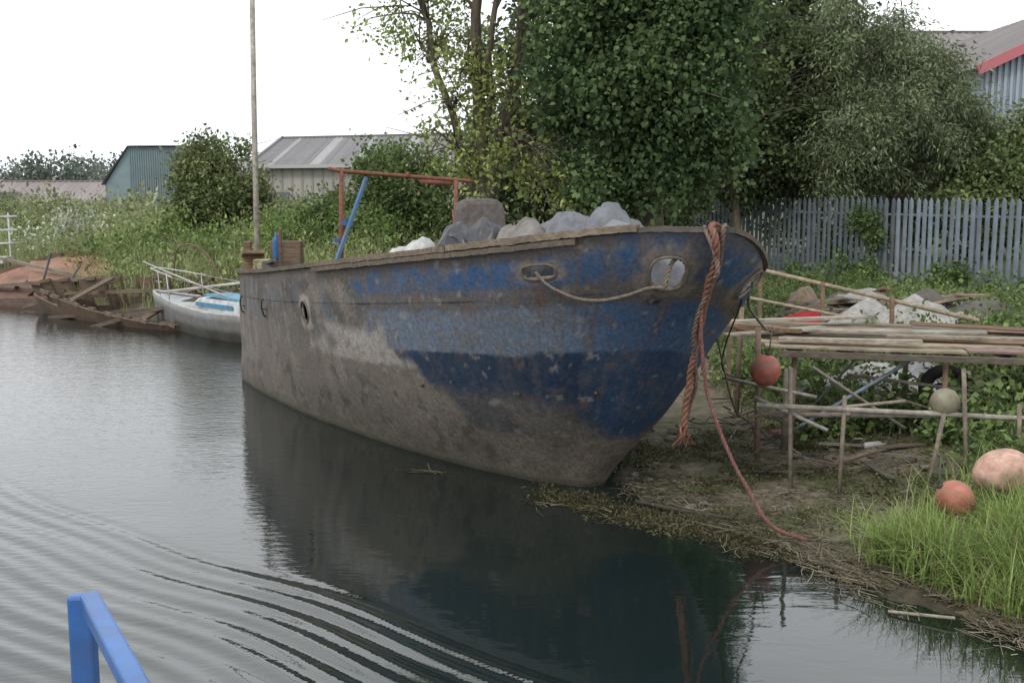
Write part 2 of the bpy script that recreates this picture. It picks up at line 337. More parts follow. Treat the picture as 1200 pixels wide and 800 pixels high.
for s,sd in cols_:
    for f in rows:
        p=hull(s,f,sd); d=noise.noise(Vector((s*1.6,f*3,sd)))*.018+noise.noise(p*2.2)*.010+noise.noise(p*5)*.003
        d+= -.007*abs(math.sin(s*math.pi*2.0))*sm(0,.2,f)
        q=p+Np*sd*d; vs.append(q)
        col=paint(s,max(f,0),q)
        for (hp,ta,tb),h in hf:
            if h[2]==sd:
                dd=p-hp
                if dd.length<.5:
                    r=max(abs(dd.dot(ta))/h[3],abs(dd.dot(tb))/h[4])*.5+.5*math.hypot(dd.dot(ta)/h[3],dd.dot(tb)/h[4]); nn_=noise.noise(q*9)
                    col=lerp(col,(.33,.305,.27) if h[5]==2 and sd>0 else (.21,.175,.14),sm(1.95,1.4,r+.5*nn_)*.75)
                    if tb.dot(dd)<0: col=lerp(col,RU,sm(.06,.0,abs(dd.dot(ta)+.05)-.03)*sm(-.5,-.15,tb.dot(dd))*.5)
        cc.append(col)
fs=[];R1=NRr+1
for i in range(len(cols_)-1):
    sd=1 if i<NC*8 else -1
    for j in range(NRr):
        a,b_=i*R1+j,(i+1)*R1+j; c=(vs[a]+vs[b_+1])*.5; skip=False
        for (p,ta,tb),h in hf:
            if h[2]==sd:
                dd=c-p
                if dd.length<.4 and (abs(dd.dot(ta)/h[3])**h[5]+abs(dd.dot(tb)/h[4])**h[5])<1: skip=True
        if not skip: fs.append((a,a+1,b_+1,b_))
M_hull=mat('hull_paint',(1.15,1.13,1.1),(.6,.6,.6),26,.62,.5,attr=True,detail=12,spec=.35,bdist=.014,scale2=3.2,dark=(.11,.097,.082),grime=.18)
ho=npmesh('hull',np.array([tuple(v) for v in vs]),np.array(fs),np.array(cc),M_hull,barge,True)
so_=ho.modifiers.new('s','SOLIDIFY'); so_.thickness=.03; so_.offset=1
if ho.data.polygons[NC*4*NRr//2].normal.dot(Np)>0: so_.offset=-1
rm=MB()
for (p,ta,tb),h in hf:
    nn=ta.cross(tb); nn=nn if nn.dot(Np*h[2])>0 else -nn; pts=[]
    for k in range(41):
        q=2*math.pi*k/40; cx=math.copysign(abs(math.cos(q))**(2/h[5]),math.cos(q)); sx_=math.copysign(abs(math.sin(q))**(2/h[5]),math.sin(q))
        pts.append(p+ta*cx*(h[3]+.008)+tb*sx_*(h[4]+.008)+nn*(.004+.004*noise.noise(Vector((k,h[0],0)))))
    rm.tube(pts,.013,8,col=(.17,.14,.115) if h[5]!=2 else (.16,.14,.12),cap=False)
rm.build('hawse_rims',M_attr,barge,True)
bo=MB(); 
for al_,w_ in((1.0,.42),(1.0,.12)): bo.tube([loc(al_,w_,2.0),loc(al_,w_,2.48),loc(al_,w_,2.5)],[.07,.07,.09],12,(.05,.045,.04))
bo.beam(loc(.95,.6,2.32),loc(.95,-.1,2.32),.07,.07,(.09,.06,.045)); bo.beam(loc(1.45,.4,2.05),loc(1.15,.45,2.45),.1,.06,(.05,.045,.04)); bo.beam(loc(.75,.7,2.2),loc(.8,.2,2.2),.05,.4,(.045,.05,.06),up=(0,0,1))
bo.build('added_dark_bitts',M_attr,barge)  # dark bitts and plate added inside so the hawse opening looks dark
gw=MB()
def strip(side,s0,s1,f,w,h,col,out=0,dz=0,n=90):
    vs=[]
    for i in range(n+1):
        s=s0+(s1-s0)*i/n; p=hull(s,f,side); a=(hull(min(s+.03,8),f,side)-hull(max(s-.03,0),f,side)); a.z=0
        a=a.normalized(); nrm=Vector((a.y,-a.x,0)); 
        if nrm.dot(p-loc(min((p-Fo).dot(A),1.2)-.3,0,p.z))<0: nrm=-nrm
        wj=.008*noise.noise(Vector((s*9,side,2)))+.006*noise.noise(Vector((s*40,side,2)))
        for u,v in((-1,-1),(1,-1),(1,1),(-1,1)): vs.append(p+nrm*(out+u*w/2)+Vector((0,0,dz+v*h/2+wj)))
    fs=[(3,2,1,0),tuple(n*4+k for k in range(4))]
    for i in range(n):
        for k in range(4): fs.append((i*4+k,i*4+(k+1)%4,i*4+4+(k+1)%4,i*4+4+k))
    gw.add(vs,fs,col)
strip(1,1.5,4.28,1,.13,.05,(.15,.125,.10),-.02,.028)
strip(1,4.3,5.7,1,.16,.055,(.20,.16,.12),-.02,.03); strip(1,5.71,7.05,1,.17,.06,(.25,.20,.15),-.02,.038)
strip(1,7.05,8.0,1,.07,.045,(.13,.115,.10),-.01,.022)
strip(-1,1.5,8.0,1,.08,.045,(.17,.13,.10),-.01,.022)
strip(1,4.3,6.6,1,.05,.05,(.16,.13,.10),.03,-.03)
gw.build('gunwale_rail',M_wood,barge)
dk=MB(); vs=[]
SS=list(np.linspace(.02,7.96,160))
for s in SS: vs.append(hull(s,.8,1)); vs.append(hull(s,.8,-1))
dk.add(vs,[(2*i,2*i+2,2*i+3,2*i+1) for i in range(len(SS)-1)],(.12,.10,.085)); dk.build('deck',M_attr,barge)
# draped tarpaulins, kept inboard of the bulwark
def hb(al): return float(np.interp(al,[-6,-4,-2,.3,.9,1.55,1.95],[1.6,1.75,1.7,1.38,1.12,.72,.05]))-.24
def sheet(mb,a0,a1,w0,w1,zb,humps,col,seed,fold=.05,nu=100,nv=76,edge=.25):
    vs=[]
    for i in range(nu+1):
        for k in range(nv+1):
            u=i/nu;v=k/nv; al=a0+(a1-a0)*u; wd=w0+(w1-w0)*v
            q=Vector((al,wd,seed)); al+=.08*noise.noise(q*1.7+Vector((3,0,0))); wd+=.08*noise.noise(q*1.7+Vector((0,5,0))); wd=max(-hb(al),min(hb(al),wd))
            h=0
            for (ha_,hw,hr,hh) in humps:
                rr=((al-ha_)/hr)**2+((wd-hw)/(hr*.9))**2; g=hh*math.exp(-rr**1.25)
                h=max(h,g)+.22*min(h,g)
            ang=seed*1.3; r1=Vector((math.cos(ang)*al+math.sin(ang)*wd,(-math.sin(ang)*al+math.cos(ang)*wd)*2.2,seed))
            fl=1-2*abs(noise.noise(r1*2.2)); fl+=.6*(1-2*abs(noise.noise(r1*4.6+Vector((2,2,2))))); fl+=.3*(1-2.2*abs(noise.noise(q*10)))
            e=min(u,1-u,v,1-v)
            vs.append(loc(al,wd,zb+h+fold*(fl-.6)*(.5+h)-edge*(1-sm(0,.12,e))))
    K=nv+1; mb.add(vs,[(i*K+k,i*K+k+1,i*K+K+k+1,i*K+K+k) for i in range(nu) for k in range(nv)],col)
tp=MB()
sheet(tp,-.45,1.2,-.9,1.2,2.28,[(.05,.5,.40,.42),(.42,.65,.34,.40),(.78,.42,.36,.46),(.3,.0,.5,.42),(.6,.3,.4,.44)],(.155,.165,.185),3.3,.06)
sheet(tp,-.6,.4,.0,1.22,2.30,[(-.2,.7,.32,.37),(.1,.85,.26,.36),(-.35,.85,.2,.3)],(.21,.195,.18),6.1,.06,edge=.2)
sheet(tp,.6,1.1,.15,.75,2.52,[(.85,.42,.26,.235)],(.25,.26,.27),9.4,.035,60,50,.12)
sheet(tp,-2.5,-1.35,.6,1.55,2.08,[(-1.75,1.15,.30,.38),(-2.1,1.2,.3,.26)],(.50,.50,.50),1.7,.08)
sheet(tp,-2.9,-.8,-.8,.8,2.05,[(-1.2,.4,.4,.45),(-2.4,.3,.4,.25)],(.15,.14,.13),4.9,.05)
tp.build('tarpaulins',M_cloth,barge,True)
tp=MB(); sheet(tp,-1.65,-.25,.35,1.5,2.16,[(-1.3,.95,.28,.42),(-.95,1.1,.3,.42),(-.55,.95,.3,.46),(-1.0,.6,.4,.46),(-.75,1.2,.25,.38)],(.032,.034,.042),2.2,.09)
sheet(tp,-.75,-.35,.6,1.15,2.3,[(-.55,.9,.2,.34)],(.09,.095,.105),7.7,.05,50,40,.15)
tp.build('plastic_sheeting',mat('black_plastic',W,(.6,.6,.6),9,.38,.4,attr=True,spec=.5,bdist=.02,scale2=5,dark=(.10,.09,.08),grime=.4),barge,True)
sb=MB(); c=loc(-1.95,.3,0); prof=[(-.25,2.1),(-.29,2.55),(-.275,2.80),(-.25,2.87),(-.19,2.91),(-.1,2.925),(.1,2.93),(.18,2.915),(.24,2.87),(.265,2.80),(.28,2.55),(.26,2.1)]
rt=Vector((.97,.22,0)).normalized(); dp=Vector((-.22,.97,0)); vs=[]
for dd,sc in((-.14,.93),(-.12,.98),(-.08,1),(.12,1),(.2,.95)):
    for x,z in prof: vs.append(c+rt*x*sc+dp*(dd-(z-2.5)*-.12)+Vector((0,0,2.1+(z-2.1)*sc)))
n=len(prof); fs=[tuple(range(n)),tuple(4*n+k for k in range(n))[::-1]]
for i in range(4):
    for k in range(n): fs.append((i*n+k,i*n+n+k,i*n+n+(k+1)%n,i*n+(k+1)%n))
sb.add(vs,fs,(.125,.108,.10)); sb.build('engine_cover',M_attr,barge)
hd=MB(); hd.tube([c+rt*-.1+dp*-.02+Vector((0,0,2.9)),c+rt*-.06+Vector((0,0,2.95)),c+rt*.05+Vector((0,0,2.95)),c+rt*.1+Vector((0,0,2.9))],.01,6,(.1,.1,.1))
hd.beam(c+dp*-.12+rt*-.2+Vector((0,0,2.62)),c+dp*-.12+rt*.2+Vector((0,0,2.62)),.02,.025,(.07,.06,.055)); hd.build('cover_handle',M_attr,barge,True)
fr=MB()
TL=loc(-5,.78,3.28);TR=loc(-5.05,-1.15,3.16)
fr.tube([loc(-5.02,.95,3.31),TL,TR,loc(-5.05,-1.25,3.15)],.027,8); fr.tube([TL,loc(-5.1,.78,1.6)],.032,8); fr.tube([loc(-5,-.95,3.17),loc(-4.95,-.9,1.5)],.03,8)
fr.tube([loc(-5,-.9,2.75),loc(-4.6,-.8,1.5)],.018,6); fr.tube([loc(-5,.75,2.7),loc(-5.6,.7,1.6)],.02,6); fr.tube([loc(-5,-.2,3.2),loc(-5,-.2,3.28)],.02,6); fr.beam(loc(-5.03,-.4,3.15),loc(-5.03,-.9,3.12),.03,.06)
fr.build('gantry_frame',mat('rust_red',(.24,.09,.055),(.11,.055,.04),20,.85,.3),barge,True)
bb=MB(); bb.beam(loc(-5,.42,3.2),loc(-4.9,.95,2.0),.05,.04,(.06,.15,.30)); bb.beam(loc(-5.03,.62,2.6),loc(-5.03,.79,2.6),.04,.1,(.05,.14,.3)); bb.beam(loc(-5.03,.75,2.35),loc(-5.03,.9,2.35),.04,.06,(.05,.14,.3)); bb.build('blue_brace',M_paint,barge)
ms=MB(); mp0=loc(-8.2,1.0,1.4); ms.tube([mp0,mp0+Vector((.03,0,3)),mp0+Vector((.10,0,7.6))],[.048,.042,.034],10,(.52,.48,.40)); ms.tube([mp0,mp0+Vector((0,0,.55))],.065,10,(.3,.22,.14)); ms.build('mast',M_attr,barge,True)
sg=MB()
sg.beam(loc(-8.2,1.05,1.6),loc(-8.2,1.05,2.0),.3,.22,(.25,.17,.10)); sg.beam(loc(-8.45,1.0,1.98),loc(-7.7,1.2,2.08),.35,.05,(.3,.22,.14))
sg.beam(loc(-7.6,1.1,1.6),loc(-7.6,1.1,1.97),.24,.22,(.42,.42,.22)); sg.beam(loc(-7.15,1.2,1.7),loc(-7.15,1.2,1.93),.2,.2,(.33,.31,.2)); sg.beam(loc(-6.75,1.25,1.7),loc(-6.75,1.25,2.0),.2,.16,(.16,.16,.16))
sg.beam(loc(-8.5,.4,1.5),loc(-8.5,.4,2.2),.5,.3,(.18,.13,.09)); sg.beam(loc(-7.0,1.0,1.6),loc(-7.0,1.0,2.45),.05,.05,(.16,.10,.07))
sg.beam(loc(-8.8,.9,1.7),loc(-6.6,1.05,1.85),.1,.07,(.25,.2,.15)); sg.beam(loc(-8.75,.95,1.4),loc(-8.7,1.0,2.2),.12,.1,(.2,.14,.09)); sg.beam(loc(-7.9,1.15,1.8),loc(-6.4,1.3,2.02),.08,.05,(.2,.16,.12))
sg.build('stern_lumber',M_wood,barge,bevel=.01)
gc_=MB(); pc=loc(-7.2,1.0,0); gc_.tube([pc+Vector((0,0,z)) for z in(1.98,2.02,2.26,2.31,2.34,2.40)],[.045,.055,.055,.045,.018,.018],14,(.03,.12,.3)); gc_.build('gas_cylinder',M_paint,barge,True)
ft=MB()
for s,f in((2.35,.73),(3.05,.74)):
    p,a,b_=frame_at(s,f,1); ft.tube([p+Np*.03+b_*.12,p+Np*.06+b_*.1,p+Np*.07,p+Np*.05-b_*.1,p+Np*.02-b_*.13],.012,6,(.03,.03,.03)); ft.tube([p+Np*.03-b_*.02+a*t for t in(-.08,.08)],.01,6,(.03,.03,.03))
for s in (7.0,6.1,5.2):
    p,a,b_=frame_at(s,.42,1); ft.tube([p+Np*.01,p+Np*.035],.018,8,(.1,.06,.04))
ft.build('hull_fittings',M_attr,barge,True)
def cat(pts,n=12):
    P=[Vector(p) for p in pts]; out=[]
    for i in range(len(P)-1):
        a=P[max(i-1,0)];b=P[i];c=P[i+1];d=P[min(i+2,len(P)-1)]
        for k in range(n): out.append(Vector([cr1(a[j],b[j],c[j],d[j],k/n) for j in range(3)]))
    out.append(P[-1]); return out
def rope(mb,pts,r,col,n=24,pitch=None):
    C=cat(pts,n); pitch=pitch or r*6.5; L_=0; ac=[0]
    for i in range(1,len(C)): L_+=(C[i]-C[i-1]).length; ac.append(L_)
    m=min(int(L_/(pitch/8))+2,1000); dense=[]; k=0
    for i in range(m):
        t=L_*i/(m-1)
        while k<len(C)-2 and ac[k+1]<t: k+=1
        u=(t-ac[k])/max(1e-6,ac[k+1]-ac[k]); dense.append(C[k].lerp(C[k+1],min(1,u)))
    for st in range(3):
        path=[]
        for i,p in enumerate(dense):
            t=(dense[min(i+1,m-1)]-dense[max(i-1,0)]).normalized(); a=t.cross(Vector((.3,.9,.1))).normalized(); b=t.cross(a)
            q=2*math.pi*(L_*i/(m-1)/pitch+st/3); w_=Vector((noise.noise(p*6),noise.noise(p*6+Vector((4,0,0))),0))*r*.5; path.append(p+(a*math.cos(q)+b*math.sin(q))*r*.5+w_)
        mb.tube(path,r*.55,6,tuple(x*random.uniform(.8,1.15) for x in col))
rp=MB(); tip=hull(8,1,1); p1,a1,b1=frame_at(7.72,1,1)
ORG=(.27,.12,.085)
rope(rp,[tip+A*-.18+Vector((0,0,.04)),p1+Vector((.0,-.03,.05)),p1+Vector((.03,-.10,-.15)),Vector((1.66,9.5,1.95)),Vector((1.60,9.75,1.35)),Vector((1.57,9.85,.85))],.032,ORG)
rope(rp,[tip+A*-.14+Vector((.03,0,.04)),p1+Vector((.09,-.06,.03)),Vector((1.74,9.3,2.35)),Vector((1.60,9.5,1.85)),Vector((1.66,9.8,1.3)),Vector((1.60,9.9,.95))],.022,(.20,.13,.105))
for k in range(14): 
    a=Vector((1.57+random.gauss(0,.02),9.85+random.gauss(0,.02),.9)); rp.tube([a,a+Vector((random.gauss(0,.03),random.gauss(0,.03),-.1)),a+Vector((random.gauss(0,.06),random.gauss(0,.05),-.2))],[.009,.007,.003],5,ORG)
rope(rp,[Vector((1.68,9.4,2.3)),Vector((1.64,9.45,1.85)),Vector((1.72,9.5,1.25)),Vector((1.90,9.4,.75)),Vector((2.05,9.3,.45)),Vector((2.22,9.1,.18)),Vector((2.5,9.0,.08))],.018,(.23,.105,.08))
rope(rp,[p1+Vector((-.06,0,.05)),p1+Vector((0,-.08,-.10)),p1+Vector((.05,-.06,-.30)),p1+Vector((.04,0,-.38))],.022,(.24,.18,.14))
h1=hf[0][0][0];h2=hf[1][0][0]
pts=[h1+Np*.03]+[hull(6.33+1.09*t,.885-.085*math.sin(math.pi*(t**.8))-.05*t,1)+Np*.04-A*-.02 for t in(.1,.3,.5,.7,.88)]+[h2+Np*.04+Vector((0,0,-.12))]
rope(rp,pts,.015,(.25,.22,.18))
rope(rp,[h2+Np*.03+Vector((0,0,-.14)),h2+Np*.06+Vector((.03,0,-.05)),h2+Np*.05+Vector((.08,0,.1)),h2+Np*.03+Vector((.14,0,.16))],.02,(.25,.21,.17))
rp.build('mooring_ropes',M_rope,barge,True)
mr_=MB(); 
rope(mr_,[hull(7.4,.9,-1)+Vector((.05,0,0)),Vector((2.3,10.6,1.9)),Vector((2.8,12.0,1.5))],.014,(.3,.26,.2))
mr_.tube(cat([hull(7.2,.85,-1),Vector((2.2,11.2,1.15)),Vector((3.3,12.6,.9))]),.008,5,(.05,.05,.05)); mr_.tube(cat([hull(7.0,.7,-1),Vector((2.3,11.2,.8)),Vector((2.6,11.9,.5)),Vector((3.0,12.0,.2))]),.01,5,(.1,.09,.08))
mr_.build('shore_lines',M_rope,barge,True)
# ---------------- jetty
jt=empty('ramshackle_jetty'); j=MB(); zt=1.3
for i in range(8):
    t=i/7; a=Vector((3.05-.1*t+random.uniform(-.25,.1),12.2+2.0*t,zt+random.uniform(-.015,.02))); b_=Vector((8.2,11.2+2.0*t,zt-.02+random.uniform(-.02,.02)))
    k=random.uniform(.75,1.15); mid=a.lerp(b_,random.uniform(.35,.6)); cl=(.32*k,.27*k,.20*k) if i not in(2,5) else (.28,.16,.09)
    j.beam(a,mid+Vector((0,0,random.uniform(-.01,.03))),.21,.03,cl)
    if i!=4: j.beam(mid+Vector((.02,random.uniform(-.03,.03),.004)),b_,.22,.03,tuple(x*random.uniform(.6,1) for x in cl))
j.beam((2.95,12.06,zt-.075),(5.6,11.53,zt-.09),.05,.07,(.15,.125,.10)); j.beam((5.62,11.5,zt-.1),(8.2,11.03,zt-.1),.05,.09,(.19,.16,.13)); j.beam((2.6,14.3,zt-.08),(8.2,13.3,zt-.1),.05,.11,(.15,.13,.1))
j.beam((3.0,12.25,zt+.06),(4.5,11.93,zt+.07),.10,.05,(.40,.35,.28)); j.beam((3.3,13.0,zt+.08),(5.4,12.4,zt+.11),.2,.03,(.38,.35,.3)); j.beam((4.3,12.5,zt+.07),(6.6,11.75,zt+.10),.16,.03,(.3,.26,.2)); j.beam((4.9,13.4,zt+.1),(7.2,12.6,zt+.06),.3,.02,(.2,.11,.07))
j.beam((2.5,12.7,zt+.05),(3.8,13.3,zt+.07),.16,.03,(.34,.30,.24)); j.beam((2.35,14.1,zt+.05),(3.3,12.5,zt+.12),.09,.05,(.32,.21,.13)); j.beam((2.7,13.6,zt+.1),(4.6,13.9,zt+.13),.12,.04,(.42,.38,.32))
for k in range(9): j.beam((3.2+k*.55,12.08-.1*k,zt-.06),(3.1+k*.55,14.2-.1*k,zt-.06),.06,.07,(.14,.12,.1))
j.build('deck_planks',M_wood,jt,bevel=.005)
j=MB()
for x,y in((3.15,12.15),(4.75,11.85),(6.3,11.5),(7.9,11.2),(2.75,12.0),(2.95,14.2),(5,13.8),(7,13.4)):
    j.tube([(x,y,gz(x,y)-.3),(x+random.uniform(-.04,.04),y,zt+(.0 if x>3 else .25)-.03)],.032,10,(.22,.155,.11))
j.beam((3.1,12.15,zt-.25),(3.1,12.15,.1),.1,.05,(.26,.23,.18))
j.tube([(2.4,10.6,.93),(5.5,10.0,.88)],.026,8,(.34,.31,.26)); j.tube([(2.6,10.75,.80),(4.2,10.55,.84)],.028,8,(.22,.18,.15))
j.tube([(3.3,10.5,.86),(4.05,10.3,.90)],.036,8,(.42,.39,.33)); j.tube([(2.5,11.1,.72),(3.9,10.7,.95)],.018,8,(.3,.25,.2)); j.tube([(2.45,10.9,.95),(3.05,10.4,.72)],.02,8,(.35,.33,.3))
for x,y,t1,dx in((2.72,10.6,1.3,.05),(3.22,10.45,1.05,-.02),(4.25,10.2,1.35,.1),(4.05,10.1,.95,-.15),(4.7,10.0,1.05,.06)): j.tube([(x+dx,y,gz(x,y)-.2),(x,y,t1)],.022,8,(.24,.2,.155))
j.tube([(3.1,12.0,.35),(4.4,12.0,1.15)],.02,8,(.22,.28,.36)); j.tube([(3.3,11.9,1.1),(4.2,11.5,.5)],.018,8,(.2,.18,.16)); j.tube([(3.4,12.6,.4),(4.0,12.4,1.2)],.015,8,(.2,.2,.2)); j.tube([(3.8,12.3,.95),(5.6,12.0,.75)],.02,8,(.28,.25,.2))
j.tube([(2.35,12.1,.95),(3.3,11.7,.8)],.02,8,(.36,.33,.28))
for k in range(5):
    x=random.uniform(2.7,5.6);y=random.uniform(11.6,13.2);a=random.uniform(-.6,.6);l=random.uniform(.5,1.3);z=random.uniform(.4,.8); j.tube([(x,y,z),(x+l*math.cos(a),y+.3*math.sin(a),max(.2,z+random.uniform(-.35,.15)))],random.uniform(.010,.02),7,random.choice([(.2,.17,.14),(.16,.11,.08),(.12,.12,.12)]))
j.build('scaffold_poles',M_attr,jt,True)
j=MB(); 
j.tube([(3.2,17.6,1.95),(6.6,15.4,1.2)],.032,8,(.38,.31,.22)); j.tube([(2.6,15.8,1.65),(4.6,14.6,1.32)],.022,8,(.36,.3,.22))
for x,y,t1 in((3.9,17.1,1.85),(4.75,16.6,1.65),(5.6,16.0,1.5),(3.1,15.5,1.7)): j.beam((x,y,gz(x,y)-.2),(x+random.uniform(-.05,.05),y,t1),.055,.055,(.26,.18,.12))
j.build('handrail',M_wood,jt)
M_buoy=mat('buoy_plastic',W,(.6,.55,.5),9,.6,.15,attr=True,spec=.3,scale2=7,dark=(.16,.13,.09),grime=.85)
def buoy(x,y,z,r,col,name,sy=1,rot=0):
    e=empty(name); b_=MB(); eu=Euler((0,rot,0))
    b_.ell((x,y,z),(r,r,r*sy),col,32,22,fn=lambda d:1+.05*noise.noise(d*1.6+Vector((x,y,z)))-.03*max(0,abs(d.z)-.8),axis=eu); b_.build('float',M_buoy,e,True)
    k=MB(); t=Vector((0,0,1)); t.rotate(eu); c=Vector((x,y,z)); k.tube([c+t*r*sy*.93,c+t*r*sy*1.08,c+t*r*sy*1.14],[r*.22,r*.17,r*.1],10,(.06,.055,.05)); k.tube([c+t*r*sy*1.1,c+t*r*sy*1.25+Vector((.02,0,.05)),c+t*r*sy*1.3+Vector((.05,.05,.25))],.008,5,(.1,.1,.1)); k.build('collar',M_attr,e,True)
buoy(4.14,9.05,.66,.19,(.58,.37,.30),'mooring_buoy',1.3,1.25)
buoy(3.66,8.8,.50,.145,(.42,.17,.12),'mooring_buoy',1.15,-.9)
buoy(2.70,11.55,1.12,.16,(.42,.13,.10),'mooring_buoy',1.08,.1)
buoy(4.15,10.35,1.0,.14,(.24,.24,.17),'mooring_buoy',1,2)
buoy(4.85,9.9,.86,.12,(.42,.15,.11),'mooring_buoy',1,2)
def gsheet(mb,cx,cy,sx_,sy_,hh,col,seed,rot=0,nu=46,nv=36):
    vs=[]
    for i in range(nu+1):
        for k in range(nv+1):
            u=i/nu*2-1;v=k/nv*2-1; r=1+.35*noise.noise(Vector((math.atan2(v,u)*1.2,seed,0)))
            x=cx+(u*math.cos(rot)-v*math.sin(rot))*sx_*r; y=cy+(u*math.sin(rot)+v*math.cos(rot))*sy_*r
            q=Vector((x*1.4,y*2.2,seed)); fl=.6*(1-2*abs(noise.noise(q*1.6)))+.4*(1-2*abs(noise.noise(q*4)))
            vs.append((x,y,gz(x,y)+.05+hh*max(0,1-u*u)*max(0,1-v*v)*(1+.8*noise.noise(q))+.10*fl*(1-.5*max(abs(u),abs(v)))))
    K=nv+1; mb.add(vs,[(i*K+k,i*K+k+1,i*K+K+k+1,i*K+K+k) for i in range(nu) for k in range(nv)],col)
b_=MB(); gsheet(b_,4.9,14.9,.75,.6,.3,(.36,.36,.35),3.1,.2); gsheet(b_,5.6,15.2,.5,.4,.2,(.27,.28,.29),5.7,-.3); gsheet(b_,4.2,15.1,.4,.35,.15,(.1,.1,.11),8.2); b_.build('grey_tarpaulin',M_cloth,None,True)
b_=MB()
for k in range(16):
    gsheet(b_,5.5+random.random()*3.0,20+random.uniform(-1.1,1.2),random.uniform(.3,.8),random.uniform(.25,.5),random.uniform(.1,.4),random.choice([(.36,.35,.33),(.22,.17,.12),(.14,.11,.09),(.30,.29,.28),(.27,.19,.13),(.10,.09,.08)]),k*3.7,random.uniform(-.6,.6),30,24)
b_.build('rubbish_heap',M_cloth,None,True)
b_=MB()
for k in range(30):
    x=5.0+random.random()*3.6; y=19.4+random.random()*1.8; a=random.uniform(-.6,.6); l=random.uniform(.3,1.0); z=gz(x,y)+.2+random.random()*.25; b_.beam((x,y,z),(x+l*math.cos(a),y+l*math.sin(a),z+random.uniform(-.15,.25)),random.choice([.05,.08,.3,.4]),.02,random.choice([(.3,.23,.16),(.2,.15,.1),(.33,.31,.28),(.2,.10,.07)]))
b_.build('scrap_timber',M_wood)
b_=MB()
for k in range(90):
    x=random.uniform(2.3,6.8);y=random.uniform(10.8,16.5);z=gz(x,y)+random.uniform(.01,.12);a=random.uniform(0,6.28);l=random.uniform(.12,.7)
    if x<2.4+ (y-12)*.1 : x+=.6
    b_.beam((x,y,z),(x+l*math.cos(a),y+l*math.sin(a),z+random.uniform(-.05,.15)),random.choice([.015,.03,.06,.1]),.015,random.choice([(.17,.135,.10),(.14,.11,.08),(.22,.2,.18),(.13,.07,.055),(.06,.06,.06),(.08,.075,.07)]))
for k in range(18):
    x=random.uniform(2.3,4.8);y=random.uniform(10.9,14); pts=[Vector((x,y,gz(x,y)+.08))]
    for q in range(5): pts.append(pts[-1]+Vector((random.uniform(-.3,.3),random.uniform(-.3,.3),random.uniform(-.06,.12))))
    b_.tube(cat(pts,5),.008,5,(.07,.065,.06))
b_.build('driftwood_litter',M_wood)
e=empty('old_tyre'); b_=MB(); ring=[Vector((5.2+.28*math.cos(q),12.9+.12*math.sin(q),.62+.26*math.sin(q))) for q in [2*math.pi*k/24 for k in range(25)]]; b_.tube(ring,.075,10,(.025,.025,.025),cap=False); b_.build('tread',M_attr,e,True)
for k,(x,y,c_) in enumerate([(3.9,11.9,(.4,.4,.38)),(4.5,12.9,(.4,.4,.38)),(3.3,12.9,(.3,.1,.08))]):
    e=empty('plastic_bottle'); b_=MB(); z=gz(x,y)+.05; d=Vector((math.cos(k*1.7),math.sin(k*1.7),.1)); p=Vector((x,y,z)); b_.tube([p,p+d*.02,p+d*.17,p+d*.21,p+d*.25],[.03,.042,.042,.016,.014],12,c_); b_.build('body',M_paint,e,True)
e=empty('red_crate'); b_=MB(); X0,Y0,Z0=4.75,18.6,gz(4.75,18.6)+.15; RD=(.55,.03,.04)
for p,q in(((X0,Y0,Z0),(X0+.5,Y0,Z0+.16)),((X0,Y0+.35,Z0),(X0+.5,Y0+.35,Z0+.16))): b_.beam(Vector(p)+Vector((0,0,.16)),Vector(q)+Vector((0,0,.16)),.02,.32,RD)
b_.beam((X0-.012,Y0,Z0+.16),(X0-.012,Y0+.35,Z0+.16),.02,.32,RD); b_.beam((X0+.512,Y0,Z0+.32),(X0+.512,Y0+.35,Z0+.32),.02,.32,RD); b_.beam((X0,Y0+.17,Z0),(X0+.5,Y0+.17,Z0+.16),.32,.02,RD)
b_.build('panels',M_paint,e)
# ---------------- palisade fence
fe=empty('palisade_fence'); b_=MB(); P0=Vector((14.2,18,0));P1=Vector((2.5,42,0)); dr=(P1-P0); Lf=dr.length; dr.normalize(); pn=Vector((dr.y,-dr.x,0)); pn=pn if pn.y<0 else -pn
k=0.0
while k<Lf:
    p=P0+dr*k; z0=.62+.05*math.sin(k*.3); z1=2.86+random.uniform(-.015,.015); wd=.068
    g=random.uniform(.85,1.12)*(1.0 if k<10.5 else .55); cb=(.18*g,.215*g,.255*g); le=random.uniform(-.012,.012); vs=[]  # farther pales darker: tree shade put into their colour
    for zz,ww in((z0,wd),(z1-.08,wd),(z1,.010)):
        for u,o in((-1,0),(-.3,.03),(.3,.03),(1,0)): vs.append(p+dr*(u*ww+le*(zz-z0))+pn*(o+.03)+Vector((0,0,zz)))
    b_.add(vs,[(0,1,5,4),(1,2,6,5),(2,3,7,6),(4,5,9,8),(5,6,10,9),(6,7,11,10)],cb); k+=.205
b_.build('pales',M_metal,fe)
b_=MB()
for zz in(1.0,2.45): b_.beam(P0+Vector((0,0,zz)),P1+Vector((0,0,zz)),.05,.05,(.16,.18,.2))
k=0
while k<Lf: p=P0+dr*k-pn*.06; b_.beam(p+Vector((0,0,.2)),p+Vector((0,0,2.7)),.1,.06,(.16,.18,.2)); k+=2.75
b_.beam(P0+Vector((0,0,.68))+pn*.08,P1+Vector((0,0,.68))+pn*.08,.04,.2,(.28,.26,.24))
b_.build('rails_and_posts',M_metal,fe)
